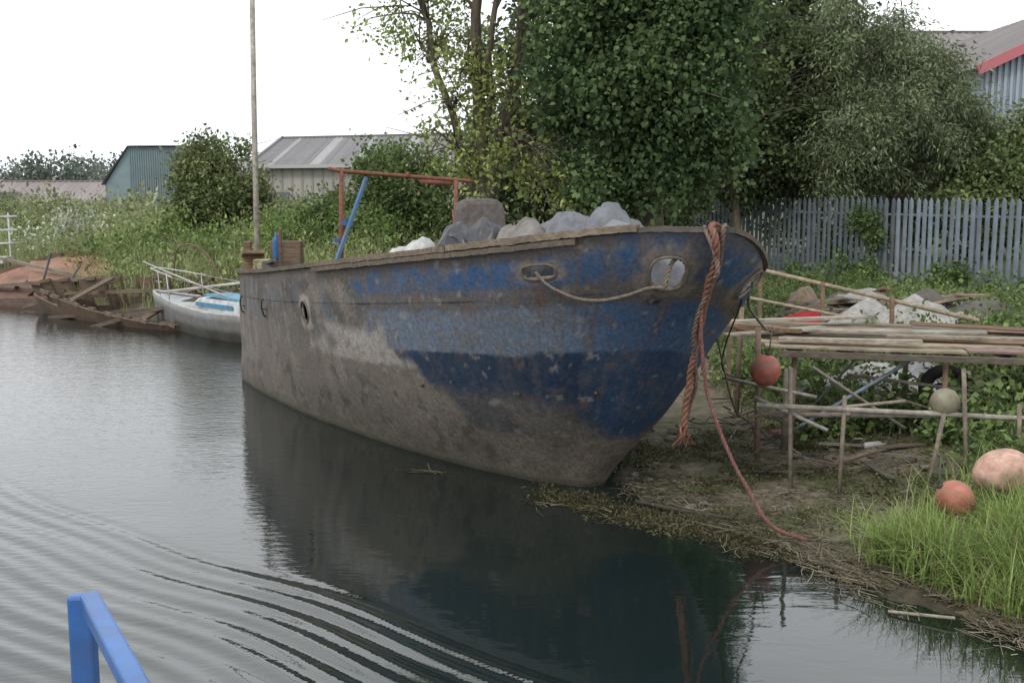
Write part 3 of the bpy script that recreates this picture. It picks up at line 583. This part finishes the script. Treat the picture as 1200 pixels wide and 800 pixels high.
# ---------------- trees
tree('ash_tree',(-.35,20,.5),(-.8,20,9.5),.17,[((-1.1,20,7.4),(1.9,1.4,2.4)),((-.7,19.7,4.7),(1.2,1.1,1.1)),((-.5,19.3,3.3),(1.1,.9,1.0)),((-2.1,19.8,5.9),(.7,.8,.7)),((.7,19,3.1),(.6,.6,.9)),((-1.3,20,5.6),(1.1,1,.8))],230,44,.092,(.20,.26,.08),(.32,.36,.115),gap=.27,rad=(.2,.5),branches=85,forks=[((-.45,20,2.4),(.7,20.2,9),.12),((-.4,20,2.0),(-2.2,20,8.4),.09),((-.5,20,3.2),(-.1,19.6,9),.08)],shell=.15,twigs=4)
tree('sycamore_tree',(2.3,19,.4),(2.2,19,8),.22,[((2.2,18.6,5.4),(1.6,1.4,2.4)),((2.4,18.3,4.0),(1.35,1.2,1.3)),((1.45,18.5,4.2),(.8,1.1,1.35)),((2.9,18.7,6.2),(1.1,1.2,1.5)),((2.1,18.8,8),(1.9,1.5,2.2)),((3.1,18.4,3.9),(.6,.8,.8)),((1.3,18.4,6.2),(.7,.8,.6))],520,170,.095,(.052,.095,.04),(.125,.18,.07),gap=.24,rad=(.25,.55),branches=55,aspect=.85,droop=.5,shell=.5)
tree('hawthorn_tree',(6.3,31,.6),(6.2,31,5),.18,[((6.6,31.5,5.4),(2.5,1.6,2.8)),((5.0,31,4.2),(1.6,1.4,2.0)),((8.3,31.5,4.6),(1.6,1.3,2.0))],500,100,.14,(.055,.082,.034),(.115,.145,.06),gap=.14,branches=35)
tree('willow_tree',(11,31,.6),(10.5,31,6.2),.22,[((9.9,31,6.1),(1.9,1.5,1.7)),((11.0,30.6,4.8),(2.2,1.4,1.6)),((9.1,30.3,4.0),(1.2,1.2,1.4)),((12.6,30.8,4.2),(1.2,1.1,1.1)),((11.5,31,6.3),(1.0,.9,.7)),((9.0,31,7.6),(.9,.8,.6))],540,110,.15,(.14,.18,.095),(.225,.26,.145),gap=.22,rad=(.3,.6),branches=60,droop=1.0,aspect=.26)
tree('elder_tree',(14.2,30,.6),(14.2,30,3.6),.12,[((14.2,30,3.6),(1.9,1.3,1.5)),((13.0,29.5,2.9),(1.4,1,1.1)),((15.8,30,4.2),(1.6,1.2,1.5))],330,90,.14,(.09,.13,.052),(.185,.23,.09),gap=.1,branches=18)
cl=sample([((2.5,38,6.5),(4,2,5)),((7,38,7),(4,2,5.2)),((10.0,39,6.6),(2.8,2,4.2)),((4.5,37,2.8),(4,1.5,2.2)),((12,38,3),(4,1.5,2.2)),((16,37,2.8),(3,1.5,2.2)),((0,36,2.6),(3,1.5,1.8))],1050,.0,.3)
leaves('tree_belt',cl,[random.uniform(.5,.8) for _ in cl],75,.24,(.055,.082,.036),None,col2=(.11,.145,.06))
tree('goat_willow_tree',(-10.2,38,.6),(-10.0,38,3.8),.14,[((-10.5,38,3.6),(.95,1,1.4)),((-9.6,37.6,2.9),(1.2,1.1,1.5)),((-10.7,37.8,2.4),(.9,1,1.1))],260,90,.14,(.10,.155,.055),(.20,.21,.095),gap=.14,branches=30)
tree('hazel_tree',(-4.6,35,.6),(-4.4,35,3.6),.12,[((-4.2,35,3.3),(.7,.9,1.1)),((-3.2,34,2.9),(1.1,1,1.3)),((-5.2,34,2.1),(1.1,1,.8))],250,90,.14,(.08,.12,.045),(.155,.21,.075),gap=.1,branches=20)
cl=[]
for k in range(760):
    y=random.choice([150,175,210]); x=random.uniform(-150,120); cl.append((x,y+random.uniform(-4,4),random.uniform(.15,1)**.7*(6.4+3.4*noise.noise(Vector((x*.09,y,0))))))
leaves('distant_trees',cl,[2.0]*len(cl),170,.45,(.12,.15,.125),None,col2=(.165,.19,.16),aspect=.9)  # distance haze put into the pale grey-green leaf colours
cl=[];rr=[]
def field(n,x0,x1,y0,y1,h0,h1,cond=None):
    k=0
    while k<n:
        x=random.uniform(x0,x1);y=random.uniform(y0,y1)
        if sd1(x,y)<.7 or (cond and not cond(x,y)): continue
        k+=1; hh=h0+(h1-h0)*max(0,min(1,.5+1.2*noise.noise(Vector((x*.35,y*.35,0)))))*random.uniform(.6,1.1)
        cl.append((x,y,gz(x,y)+hh*random.uniform(.1,.75))); rr.append(random.uniform(.3,.6))
field(900,-24,1,24,48,.5,1.5); field(350,-7,1.5,19.5,27,.5,1.2)
leaves('weeds',cl,rr,65,.13,(.165,.22,.075),None,aspect=.4,droop=-.5,col2=(.29,.32,.14))
cl=[];rr=[]
field(500,-55,-2,45,80,.8,2.0); leaves('scrub',cl,[r*1.6 for r in rr],60,.26,(.165,.20,.095),None,aspect=.5,droop=-.3,col2=(.26,.28,.15))
cl=[];rr=[]
field(60,-7.5,-3,31,36,1.0,2.0); field(90,-12.5,-6,30,37,.8,1.8,lambda x,y:random.random()<.5)
leaves('bramble_bush',cl,rr,90,.14,(.17,.24,.065),None,aspect=.6,col2=(.10,.15,.05))
cl=[];rr=[]
field(280,3.4,8.5,11.5,17,.25,.6,lambda x,y:noise.noise(Vector((x*.8,y*.8,4)))>-.02); field(260,3,13,15,28,.08,.3,lambda x,y:x<13.6-(y-18)*.49); field(60,4.6,6.5,8.8,11.5,.2,.5)
field(60,8.5,12,15,20,.4,.8); field(40,4.6,6.5,10.6,12,.4,.9)
leaves('brambles',cl,[r*.75 for r in rr],90,.085,(.08,.13,.043),None,aspect=.75,col2=(.18,.24,.085))
cl=[];rr=[]
for k in range(26):
    d=11.5+random.gauss(0,.45); p=P0+dr*d+pn*.15; cl.append((p.x,p.y,random.uniform(.7,2.6)-.5*abs(d-11.5))); rr.append(.22)
for k in range(40):
    d=random.uniform(0,26); p=P0+dr*d+pn*.15; cl.append((p.x,p.y,random.uniform(.7,1.1))); rr.append(.25)
for k in range(12):
    d=8.6+random.gauss(0,.3); p=P0+dr*d+pn*.15; cl.append((p.x,p.y,random.uniform(.7,1.3))); rr.append(.2)
leaves('ivy',cl,rr,60,.09,(.08,.135,.04),None,aspect=.9,col2=(.14,.2,.065))
def blades(name,pts,h,wd,col,col2,bend=.5):
    n=len(pts); P=np.array(pts); a=rng.uniform(0,6.283,n); dx=np.stack([np.cos(a),np.sin(a),np.zeros(n)],1); sd=np.stack([-np.sin(a),np.cos(a),np.zeros(n)],1)
    H_=(h*rng.uniform(.4,1.2,n))[:,None]; bd=(bend*rng.uniform(.2,1.4,n))[:,None]; V=np.empty((n,8,3)); up=np.array([[0,0,1.0]])
    for i,t in enumerate((0,.35,.7,1.0)):
        c=P+up*H_*(t-.4*bd*t*t)+dx*H_*bd*t*t; wv=wd*(1-t**1.5*.92)
        V[:,2*i]=c-sd*wv/2; V[:,2*i+1]=c+sd*wv/2
    base=np.arange(n)[:,None]*8; F=np.concatenate([base+np.array([[0,1,3,2]])+2*i for i in range(3)])
    t=rng.random(n)[:,None]; c=(np.array([col])*(1-t)+np.array([col2])*t)*rng.uniform(.6,1.3,n)[:,None]
    dry=rng.random(n)<.12; c[dry]=np.array([.32,.28,.17])*rng.uniform(.6,1.1,(dry.sum(),1))
    return npmesh(name,V.reshape(-1,3),F,np.repeat(c,8,axis=0),LEAF)
pts=[]
while len(pts)<6400:
    cx=random.choice([(3.6,7.8,.26,.35),(3.95,8.2,.35,.4),(4.3,7.9,.5,.5),(3.2,8.6,.14,.10),(4.5,8.8,.5,.5),(3.45,8.35,.2,.2)]); x=random.gauss(cx[0],cx[2]);y=random.gauss(cx[1],cx[3])
    if sd1(x,y)<.25 or noise.noise(Vector((x*3,y*3,2)))<-.2 or (abs(x-3.66)<.2 and 8.2<y<8.9): continue
    pts.append((x,y,gz(x,y)-.02))
blades('reed_grass',pts,.56,.012,(.17,.26,.06),(.33,.42,.14),.9)
pts=[]
while len(pts)<9000:
    x=random.uniform(3,14);y=random.uniform(12,28)
    if x>13.6-(y-18)*.49 or noise.noise(Vector((x*.6,y*.6,1)))<-.05: continue
    pts.append((x,y,gz(x,y)-.02))
blades('bank_grass',pts,.3,.018,(.13,.18,.06),(.26,.29,.125),.7)
pts=[]
while len(pts)<11000:
    x=random.uniform(-22,1);y=random.uniform(22,40)
    if sd1(x,y)<.4: continue
    pts.append((x,y,gz(x,y)-.02))
blades('tall_grass',pts,1.1,.025,(.19,.245,.085),(.36,.37,.19),.5)
def straws(name,pts,L0,L1,col,col2,wid=.010,main=None):
    n=len(pts);P=np.array(pts); a=rng.uniform(0,6.283,n) if main is None else rng.normal(main,.7,n); l=rng.uniform(L0,L1,n)[:,None]
    d=np.stack([np.cos(a),np.sin(a),rng.normal(0,.05,n)],1); s=np.stack([-np.sin(a),np.cos(a),rng.normal(0,.3,n)],1)*wid/2; bow=np.stack([-np.sin(a),np.cos(a),np.abs(rng.normal(0,.3,n))],1)*l*rng.normal(0,.10,n)[:,None]
    V=np.empty((n,6,3)); V[:,0]=P-d*l/2-s;V[:,1]=P-d*l/2+s;V[:,2]=P+bow-s;V[:,3]=P+bow+s;V[:,4]=P+d*l/2-s;V[:,5]=P+d*l/2+s
    base=np.arange(n)[:,None]*6; F=np.concatenate([base+np.array([[0,1,3,2]]),base+np.array([[2,3,5,4]])])
    t=rng.random(n)[:,None]; c=(np.array([col])*(1-t)+np.array([col2])*t)*rng.uniform(.5,1.3,n)[:,None]
    return npmesh(name,V.reshape(-1,3),F,np.repeat(c,6,axis=0),STRAW)
pts=[]
segs=[(3.6,6.9),(2.84,7.8),(2.19,9.07),(1.33,10.4),(.9,10.7)]
while len(pts)<2500:
    i=random.choices(range(4),[1.3,1.4,.35,.08])[0]; t=random.random(); x=segs[i][0]*(1-t)+segs[i+1][0]*t; y=segs[i][1]*(1-t)+segs[i+1][1]*t
    o=random.gauss(.2,.22) if random.random()<.5 else random.uniform(0,1.5); x+=o*.8;y+=o*.55
    if noise.noise(Vector((x*2.2,y*2.2,5)))<-.08: continue
    pts.append((x,y,max(gz(x,y),.0)+.02+random.random()*.03))
straws('reed_litter',pts,.04,.3,(.10,.082,.055),(.25,.215,.15),.006,2.2)
pts=[]
while len(pts)<4200:
    x=random.uniform(1,4.5);y=random.uniform(8.0,13.5); dd=sd1(x,y)
    if dd<.1 or noise.noise(Vector((x*1.6,y*1.6,9)))<-.1: continue
    pts.append((x,y,gz(x,y)+.025))
straws('mud_litter',pts,.02,.14,(.065,.06,.033),(.21,.185,.12),.009)
cl=[]
for k in range(700):
    x=random.uniform(1.2,4.2);y=random.uniform(7.9,13.2)
    if sd1(x,y)<.03 or noise.noise(Vector((x*1.1,y*1.1,3)))<-.02: continue
    cl.append((x,y,gz(x,y)+.03))
leaves('algae_mat',cl,[.13]*len(cl),50,.03,(.07,.075,.03),None,aspect=.6,droop=0,col2=(.125,.13,.06),vz=.25)
cl=[];
for k in range(300):
    t=random.random()**1.2; x=.5+t*2.4+random.gauss(0,.12); y=10.6-t*2.2+random.gauss(0,.14)
    if sd1(x,y)>.15: continue
    cl.append((x,y,.004))
leaves('floating_weed',cl,[.15]*len(cl),45,.035,(.07,.066,.032),None,aspect=.5,droop=0,col2=(.105,.098,.05),vz=.06)
pts=[]
for k in range(70):
    t=random.random(); x=.25+t*2.1+random.gauss(0,.08); y=10.65-t*1.3+random.gauss(0,.12)-.2; pts.append((x,y,.012))
for k in range(9): pts.append((-.95+random.gauss(0,.12),11.6+random.gauss(0,.05),.010))
straws('floating_reeds',pts,.1,.5,(.10,.09,.055),(.20,.18,.115),.008,-.5)
b_=MB(); b_.tube(cat([(1.2,10.35,.03),(1.9,9.85,.03),(2.6,9.5,.06)]),.02,7,(.06,.05,.04)); b_.tube(cat([(1.6,9.75,.02),(2.2,9.2,.02),(2.6,8.75,.03)]),.014,7,(.1,.085,.06)); b_.tube(cat([(2.7,7.55,.02),(3.1,7.35,.05)]),.012,6,(.3,.27,.22)); b_.build('driftwood_branch',M_wood,None,True)
b_=MB()
for k in range(260):
    x=random.uniform(1.3,4.5);y=random.uniform(8.2,13.5)
    if sd1(x,y)<.12: continue
    r=random.uniform(.015,.07); sd=random.random()*50; b_.ell((x,y,gz(x,y)+.01),(r,r*.8,r*.5),random.choice([(.09,.07,.05),(.14,.11,.08),(.2,.18,.15),(.07,.07,.04)]),8,6,fn=lambda d:1+.4*noise.noise(d*2+Vector((sd,0,0))))
b_.build('stones',M_attr,None,True)
# ---------------- small boats
def smallhull(name,bow,stern,beam,fb,col,deck,heel=0.0,low=None,open_=False,sink=0.0,bands=None):
    e=empty(name); bow=Vector(bow);stern=Vector(stern); ax=(stern-bow); Ln=ax.length; ax.normalize(); sd=Vector((ax.y,-ax.x,0)); n=36;m=12; b_=MB(); vs=[];cs=[]
    for i in range(n+1):
        t=i/n; wb=beam/2*(math.sin(min(t*1.25,1)*math.pi/2)**.8)*(1-.25*max(0,t-.7)/.3); zt_=fb*(1+(.25 if open_ else .45)*(1-t)**2)
        for k in range(2*m+1):
            q=(k-m)/m; a=abs(q); wv=wb*(a**.55)*math.copysign(1,q); zz=-.3*(1-t*.2)+(zt_+.3)*(a**2.2); rake=(1-t)**3*.5*a
            c_=col if zz>.2 or not low else low
            if bands: c_=bands[int(a*7+noise.noise(Vector((t*5,a*3,2)))*1.2)%len(bands)]
            w2=wv*math.cos(heel)-zz*math.sin(heel); z2=wv*math.sin(heel)+zz*math.cos(heel)-sink
            vs.append(bow+ax*(t*Ln-rake)+sd*w2+Vector((0,0,z2))); cs.append((*c_,1))
    K=2*m+1; fs=[(i*K+k,i*K+k+1,i*K+K+k+1,i*K+K+k) for i in range(n) for k in range(K-1)]
    if open_: fs=[f for f in fs if not (noise.noise(Vector(vs[f[0]])*1.3)>-.02 and vs[f[0]].z>.3)]
    fs.append(tuple(n*K+k for k in range(K)))
    b_.add(vs,fs,col); b_.c=cs; o=b_.build('hull',M_wood if open_ else M_paint,e,not open_)
    s_=o.modifiers.new('s','SOLIDIFY'); s_.thickness=.04
    b_=MB()
    if not open_:
        dv=[]
        for i in range(n+1): dv+= [Vector(vs[i*K])-Vector((0,0,.04)),Vector(vs[i*K+K-1])-Vector((0,0,.04))]
        b_.add(dv,[(2*i,2*i+1,2*i+3,2*i+2) for i in range(n)],deck)
        for sgn in(0,K-1): b_.tube([vs[i*K+sgn] for i in range(n+1)],.028,6,(.42,.42,.42))
        b_.build('deck',M_paint,e)
    else:
        for sgn in(0,K-1):
            for i in range(0,n-1): 
                if random.random()<.55: b_.beam(vs[i*K+sgn],Vector(vs[(i+1)*K+sgn])+Vector((0,0,random.uniform(-.06,.03))),.07,.08,deck)
        for i in range(2,n,2):
            for rng_ in (range(0,m,3),range(m,2*m,3)):
                for k in rng_:
                    if random.random()<.8: b_.beam(Vector(vs[i*K+k])+Vector((0,0,.04)),Vector(vs[i*K+min(k+3,K-1)])+Vector((0,0,.04)),.06,.05,(.12,.085,.06))
        for i in (9,22): b_.beam(vs[i*K],vs[i*K+K-1],.2,.05,(.15,.11,.08))
        b_.build('ribs_and_gunwale',M_wood,e)
    return e,bow,ax,sd,Ln
e,bw,ax,sd,Ln=smallhull('sailing_dinghy',(-8.0,25.2,0),(-4.7,21.9,0),1.7,.5,(.20,.20,.20),(.42,.45,.47),low=(.07,.065,.055))
def q_(t,s_,z): return bw+ax*(t*Ln)+sd*s_+Vector((0,0,z))
b_=MB()
vs=[q_(.35,-.33,.5),q_(.35,.33,.5),q_(.85,.48,.5),q_(.85,-.48,.5),q_(.43,-.26,.76),q_(.43,.26,.76),q_(.83,.4,.8),q_(.83,-.4,.8)]
b_.add(vs,[(4,5,6,7),(0,1,5,4),(1,2,6,5),(2,3,7,6),(3,0,4,7)],(.5,.53,.54)); b_.build('cabin',M_paint,e,bevel=.05)
b_=MB()
for s_ in(-1,1): b_.beam(q_(.46,s_*.40,.64),q_(.8,s_*.47,.66),.02,.08,(.05,.2,.34))
b_.beam(q_(.5,0,.83),q_(.9,.1,.81),.6,.04,(.12,.32,.48)); b_.build('cabin_stripe',M_paint,e)
b_=MB()
pts=[q_(.25,-.42,1.15),q_(-.06,-.15,1.25),q_(-.09,0,1.25),q_(-.06,.15,1.25),q_(.25,.42,1.15)]; b_.tube(cat(pts,5),.014,6,(.5,.5,.5))
for t,s_ in((.22,-.42),(.22,.42),(0,-.1),(0,.1)): b_.tube([q_(t,s_,.6),q_(t-.02,s_,1.2)],.012,6,(.5,.5,.5))
b_.tube([q_(.22,-.42,1.15),q_(.9,-.7,.95)],.006,5,(.4,.4,.4)); b_.tube([q_(.22,.42,1.15),q_(.9,.7,1.0)],.006,5,(.4,.4,.4)); b_.tube([q_(.05,.1,.75),q_(.95,.1,1.25)],.03,6,(.5,.47,.4)); b_.tube([q_(-.3,-.2,1.35),q_(.7,.3,.85)],.02,6,(.45,.42,.36)); b_.build('pulpit_rail',M_metal,e,True)
BRN=[(.15,.10,.07),(.20,.13,.085),(.11,.09,.07),(.23,.175,.12),(.09,.075,.06),(.19,.18,.16)]
e,bw,ax,sd,Ln=smallhull('wrecked_boat',(-11.4,27.5,0),(-5.0,24.2,0),2.6,1.0,(.13,.095,.07),(.17,.125,.09),heel=-.34,open_=True,sink=.42,bands=[(.14,.10,.075),(.11,.085,.065),(.18,.125,.085),(.10,.08,.065)])
b_=MB()
for k in range(6): b_.beam(q_(.62+.05*k,-.6,.6+.05*k),q_(.60+.05*k,.7,.25+.05*k),.3,.03,random.choice([(.27,.15,.09),(.30,.22,.14),(.2,.11,.07)]))
b_.beam(q_(.9,-1.0,.2),q_(.9,-.95,1.3),.1,.1,(.2,.14,.09)); b_.beam(q_(.5,-.9,.75),q_(1.02,.3,1.1),.1,.09,(.22,.16,.11)); b_.beam(q_(.05,.1,.5),q_(.5,-.1,.7),.09,.08,(.2,.15,.11)); b_.beam(q_(.7,-1.1,.2),q_(.97,-1.0,.95),.5,.05,(.25,.15,.09))
b_.beam(q_(-.15,.2,.1),q_(.25,-.6,.9),.09,.08,(.19,.15,.11)); b_.beam(q_(.1,.9,.0),q_(.7,.7,.45),.12,.08,(.13,.10,.08))
b_.tube(cat([(-8.0,25.9,.9),(-7.8,25.6,1.65),(-7.3,25.2,1.8),(-6.8,24.9,1.45),(-6.6,24.7,.9)]),.02,6,(.2,.12,.09)); b_.beam((-9.6,24.7,-.05),(-6.1,24.2,.9),.1,.08,(.16,.13,.1)); b_.build('broken_planking',M_wood,e)
def plate(mb,pts,col,th=.04,n=14):
    a,b2,c,d=map(Vector,pts); vs=[]
    for i in range(n+1):
        for k in range(n+1):
            u=i/n;v=k/n; p=a.lerp(b2,u).lerp(d.lerp(c,u),v); p.z+=.06*noise.noise(p*1.1)-.08*v*(1-v); vs.append(p)
    K=n+1; mb.add(vs,[(i*K+k,i*K+k+1,i*K+K+k+1,i*K+K+k) for i in range(n) for k in range(n)],col)
e=empty('wrecked_boat'); b_=MB()
plate(b_,[(-17.6,34.6,.0),(-13.2,32.0,1.15),(-11.8,31.0,.45),(-15.6,30.9,-.1)],(.30,.17,.125)); plate(b_,[(-14.2,32.4,1.0),(-11.6,31.0,1.25),(-10.6,29.6,.65),(-13.6,30.8,.5)],(.34,.20,.14)); plate(b_,[(-16.0,31.2,.3),(-12.4,30.0,.55),(-12.0,29.0,.0),(-15.4,29.8,-.1)],(.19,.12,.09))
b_.build('rusty_plates',mat('rust_plate',W,(.6,.55,.5),3,.85,.3,attr=True,scale2=1.5,dark=(.10,.07,.05),grime=.7),e)
b_=MB(); b_.beam((-17.6,34.7,.1),(-13.1,32.1,1.22),.08,.14,(.17,.1,.07)); b_.beam((-13.1,32.1,1.22),(-11.6,31.1,1.3),.08,.12,(.2,.12,.08)); b_.beam((-16.2,30.0,.0),(-11.0,28.5,.22),.1,.16,(.15,.11,.09)); b_.beam((-14.5,30.4,.4),(-10.2,28.4,.85),.22,.1,(.22,.18,.14)); b_.beam((-15.3,32.2,1.15),(-11,29.6,.6),.1,.08,(.27,.22,.17))
b_.tube([(-13,30.0,.1),(-12.4,29.6,1.4)],.035,6,(.25,.25,.25)); b_.tube([(-12.2,29.3,.1),(-11.5,29.3,1.1)],.03,6,(.2,.17,.14)); b_.build('timbers',M_wood,e)
b_=MB()
for k in range(90):
    x=random.uniform(-15,-4.8);y=24.6+(-5-x)*.62+random.uniform(.0,1.6);z=max(gz(x,y),0)+random.uniform(0,.25);a=random.uniform(-1.1,.8);l=random.uniform(.2,1.5)
    b_.beam((x,y,z),(x+l*math.cos(a),y+l*math.sin(a),z+random.uniform(-.15,.4)),random.uniform(.03,.12),.03,random.choice(BRN))
b_.build('shore_timber',M_wood)
e=empty('white_landing_stage'); b_=MB()
for k in range(6): b_.beam((-19.6+k*.5,37.5,.3),(-19.6+k*.5,37.5,2.2+.1*(k%2)),.05,.05,(.6,.6,.6))
for z in(1.2,1.65,2.1): b_.beam((-19.9,37.47,z),(-16.8,37.47,z+.1),.04,.05,(.6,.6,.6))
b_.beam((-20.2,36.9,.75),(-16.9,36.9,.75),.9,.2,(.5,.5,.5)); b_.build('rails',M_paint,e)
cl=[(random.uniform(-16.5,-14),random.uniform(36,38),random.uniform(1.2,2.2)) for _ in range(30)]
leaves('white_blossom_shrub',cl,[.4]*30,40,.09,(.55,.55,.5),None,aspect=.9,col2=(.2,.25,.1))
# ---------------- buildings
def roofq(b_,a,b2,c,d,n,col,amp=.06,lights=()):
    a,b2,c,d=map(Vector,(a,b2,c,d)); nr=(b2-a).cross(d-a).normalized(); nr=nr if nr.z>0 else -nr
    for i in range(n):
        t0,t1=i/n,(i+1)/n; tm=(t0+t1)/2; k=random.uniform(.88,1.1); cl_=tuple(x*k for x in col)
        if i in lights: cl_=(.30,.30,.29)
        b_.add([a.lerp(b2,t0),a.lerp(b2,tm)+nr*amp,a.lerp(b2,t1),d.lerp(c,t1),d.lerp(c,tm)+nr*amp,d.lerp(c,t0)],[(0,1,4,5),(1,2,3,4)],cl_)
def shed(name,x0,x1,y0,y1,ze,zr,wall,roof,n=60,lights=(),skew=0,trim=None,ribs=40):
    e=empty(name); ym=(y0+y1)/2; P=lambda x,y,z:(x,y+(x-x0)*skew,z)
    b_=MB(); W4=[P(x0,y0,0),P(x1,y0,0),P(x1,y1,0),P(x0,y1,0)]; T4=[P(x0,y0,ze),P(x1,y0,ze),P(x1,y1,ze),P(x0,y1,ze)]
    b_.add(W4+T4+[P(x0,ym,zr),P(x1,ym,zr)],[(0,1,5,4),(1,2,6,9,5),(2,3,7,6),(3,0,4,8,7)],wall)
    for k in range(ribs): x=x0+(x1-x0)*(k+.5)/ribs; b_.beam(P(x,y0-.03,.2),P(x,y0-.03,ze-.1),.12,.06,tuple(v*.85 for v in wall),up=(0,1,0))
    b_.build('walls',M_wall,e)
    b_=MB(); o=.5
    roofq(b_,P(x0-o,y0-o,ze-.1),P(x1+o,y0-o,ze-.1),P(x1+o,ym,zr+.05),P(x0-o,ym,zr+.05),n,roof,lights=lights); roofq(b_,P(x0-o,y1+o,ze-.1),P(x1+o,y1+o,ze-.1),P(x1+o,ym,zr+.05),P(x0-o,ym,zr+.05),n,roof)
    b_.beam(P(x0-o,ym,zr+.1),P(x1+o,ym,zr+.1),.5,.15,tuple(v*.8 for v in roof)); b_.build('roof',M_wall,e)
    b_=MB(); b_.beam(P(x0-o,y0-o-.05,ze-.15),P(x1+o,y0-o-.05,ze-.15),.12,.22,trim or (.4,.4,.4)); 
    for yy in(y0-o,y1+o): b_.beam(P(x0-o-.05,yy,ze-.05),P(x0-o-.05,ym,zr+.1),.12,.3,trim or (.3,.3,.3))
    b_.beam(P(x0+2,y0-.1,0),P(x0+2,y0-.1,3.0),2.6,.1,(.12,.14,.16),up=(0,1,0)); b_.build('trim_and_door',M_wall,e); return e
shed('warehouse',-17.0,12,74,96,4.8,7.0,(.33,.31,.29),(.17,.168,.172),90,set(list(range(4,90,9))+[14,32,50]),-.42)
shed('warehouse',-34,-16.5,100,116,4.0,6.0,(.4,.4,.4),(.24,.24,.25),40,(),-.1)
e=empty('teal_roof_building'); b_=MB(); x0,x1,x2,y0,y1=-33.0,-31.0,-26.6,90,104
b_.add([(x0,y0,0),(x2,y0,0),(x2,y1,0),(x0,y1,0),(x0,y0,3.6),(x1,y0,6.6),(x2,y0,6.6),(x2,y1,6.6),(x1,y1,6.6),(x0,y1,3.6)],[(0,1,6,5,4),(1,2,7,6),(2,3,9,8,7),(3,0,4,9)],(.19,.25,.27))
for k in range(24): x=x1+(x2-x1)*(k+.5)/24; b_.beam((x,y0-.03,.2),(x,y0-.03,6.5),.08,.05,(.16,.215,.235),up=(0,1,0))
b_.build('walls',M_wall,e); b_=MB(); roofq(b_,(x0-.3,y0-.3,3.55),(x0-.3,y1,3.55),(x1,y1,6.68),(x1,y0-.3,6.68),24,(.34,.38,.4)); roofq(b_,(x1,y0-.3,6.68),(x1,y1,6.68),(x2+.2,y1,6.7),(x2+.2,y0-.3,6.7),24,(.2,.25,.27)); b_.build('roof',M_wall,e)
shed('farm_shed',-50,-35,105,115,2.2,4.0,(.35,.32,.30),(.24,.21,.20),30)
e=empty('corrugated_warehouse'); b_=MB(); gx0,gx1,gy,gy1=19.3,37,46,75; ze,zr=8.0,12.2; gm=(gx0+gx1)/2
b_.add([(gx0,gy,0),(gx1,gy,0),(gx1,gy,ze),(gm,gy,zr),(gx0,gy,ze),(gx0,gy1,0),(gx0,gy1,ze),(gx1,gy1,0),(gx1,gy1,ze),(gm,gy1,zr)],[(0,1,2,3,4),(0,4,6,5),(1,7,8,2),(5,6,9,8,7)],(.26,.31,.36))
n=70
for k in range(n):
    x=gx0+(gx1-gx0)*(k+.5)/n; zz=ze+(zr-ze)*(1-abs(x-gm)/(gm-gx0)); b_.beam((x,gy-.04,.1),(x,gy-.04,zz-.15),.12,.08,(.33,.385,.44),up=(0,1,0))
b_.build('walls',M_wall,e)
b_=MB(); roofq(b_,(gx0-.4,gy-.3,ze-.05),(gx0-.4,gy1,ze-.05),(gm,gy1,zr+.15),(gm,gy-.3,zr+.15),50,(.18,.165,.16)); roofq(b_,(gx1+.4,gy-.3,ze-.05),(gx1+.4,gy1,ze-.05),(gm,gy1,zr+.15),(gm,gy-.3,zr+.15),50,(.18,.165,.16)); b_.build('roof',M_wall,e)
b_=MB(); b_.beam((gx0-.4,gy-.4,ze-.1),(gm,gy-.4,zr+.1),.12,.4,(.48,.15,.17)); b_.beam((gx1+.4,gy-.4,ze-.1),(gm,gy-.4,zr+.1),.12,.4,(.48,.15,.17)); b_.build('bargeboard',M_wall,e)
shed('brown_roof_warehouse',19.5,60,62,88,9.6,13.4,(.3,.3,.3),(.20,.185,.18),90)
# ---------------- our own boat: railing in lower-left corner
e=empty('tour_boat'); BLU=(.035,.13,.36)
b_=MB()
b_.beam((-.785,1.92,1.2),(-.785,1.92,2.275),.045,.03,BLU,up=(0,1,0)); b_.beam((-.775,1.93,2.26),(.1,.42,2.26),.035,.035,BLU); b_.beam((.1,.42,1.2),(.1,.42,2.24),.045,.03,BLU,up=(0,1,0)); b_.beam((-.77,1.9,1.75),(.1,.42,1.75),.03,.03,BLU)
b_.build('railing',mat('rail_paint',W,(.75,.75,.75),12,.35,.1,attr=True,spec=.5,scale2=14,dark=(.05,.08,.16),grime=.5),e,bevel=.006)
b_=MB()
b_.add([(-1.1,2.05,.0),(-.6,2.05,.0),(1.6,-9,0),(-2.6,-9,0),(-1.2,2.2,1.2),(-.6,2.1,1.2),(2.0,-9,1.2),(-3.0,-9,1.2)],[(0,1,5,4),(1,2,6,5),(2,3,7,6),(3,0,4,7),(4,5,6,7)],(.02,.1,.3)); b_.build('hull_and_deck',M_paint,e,bevel=.03)
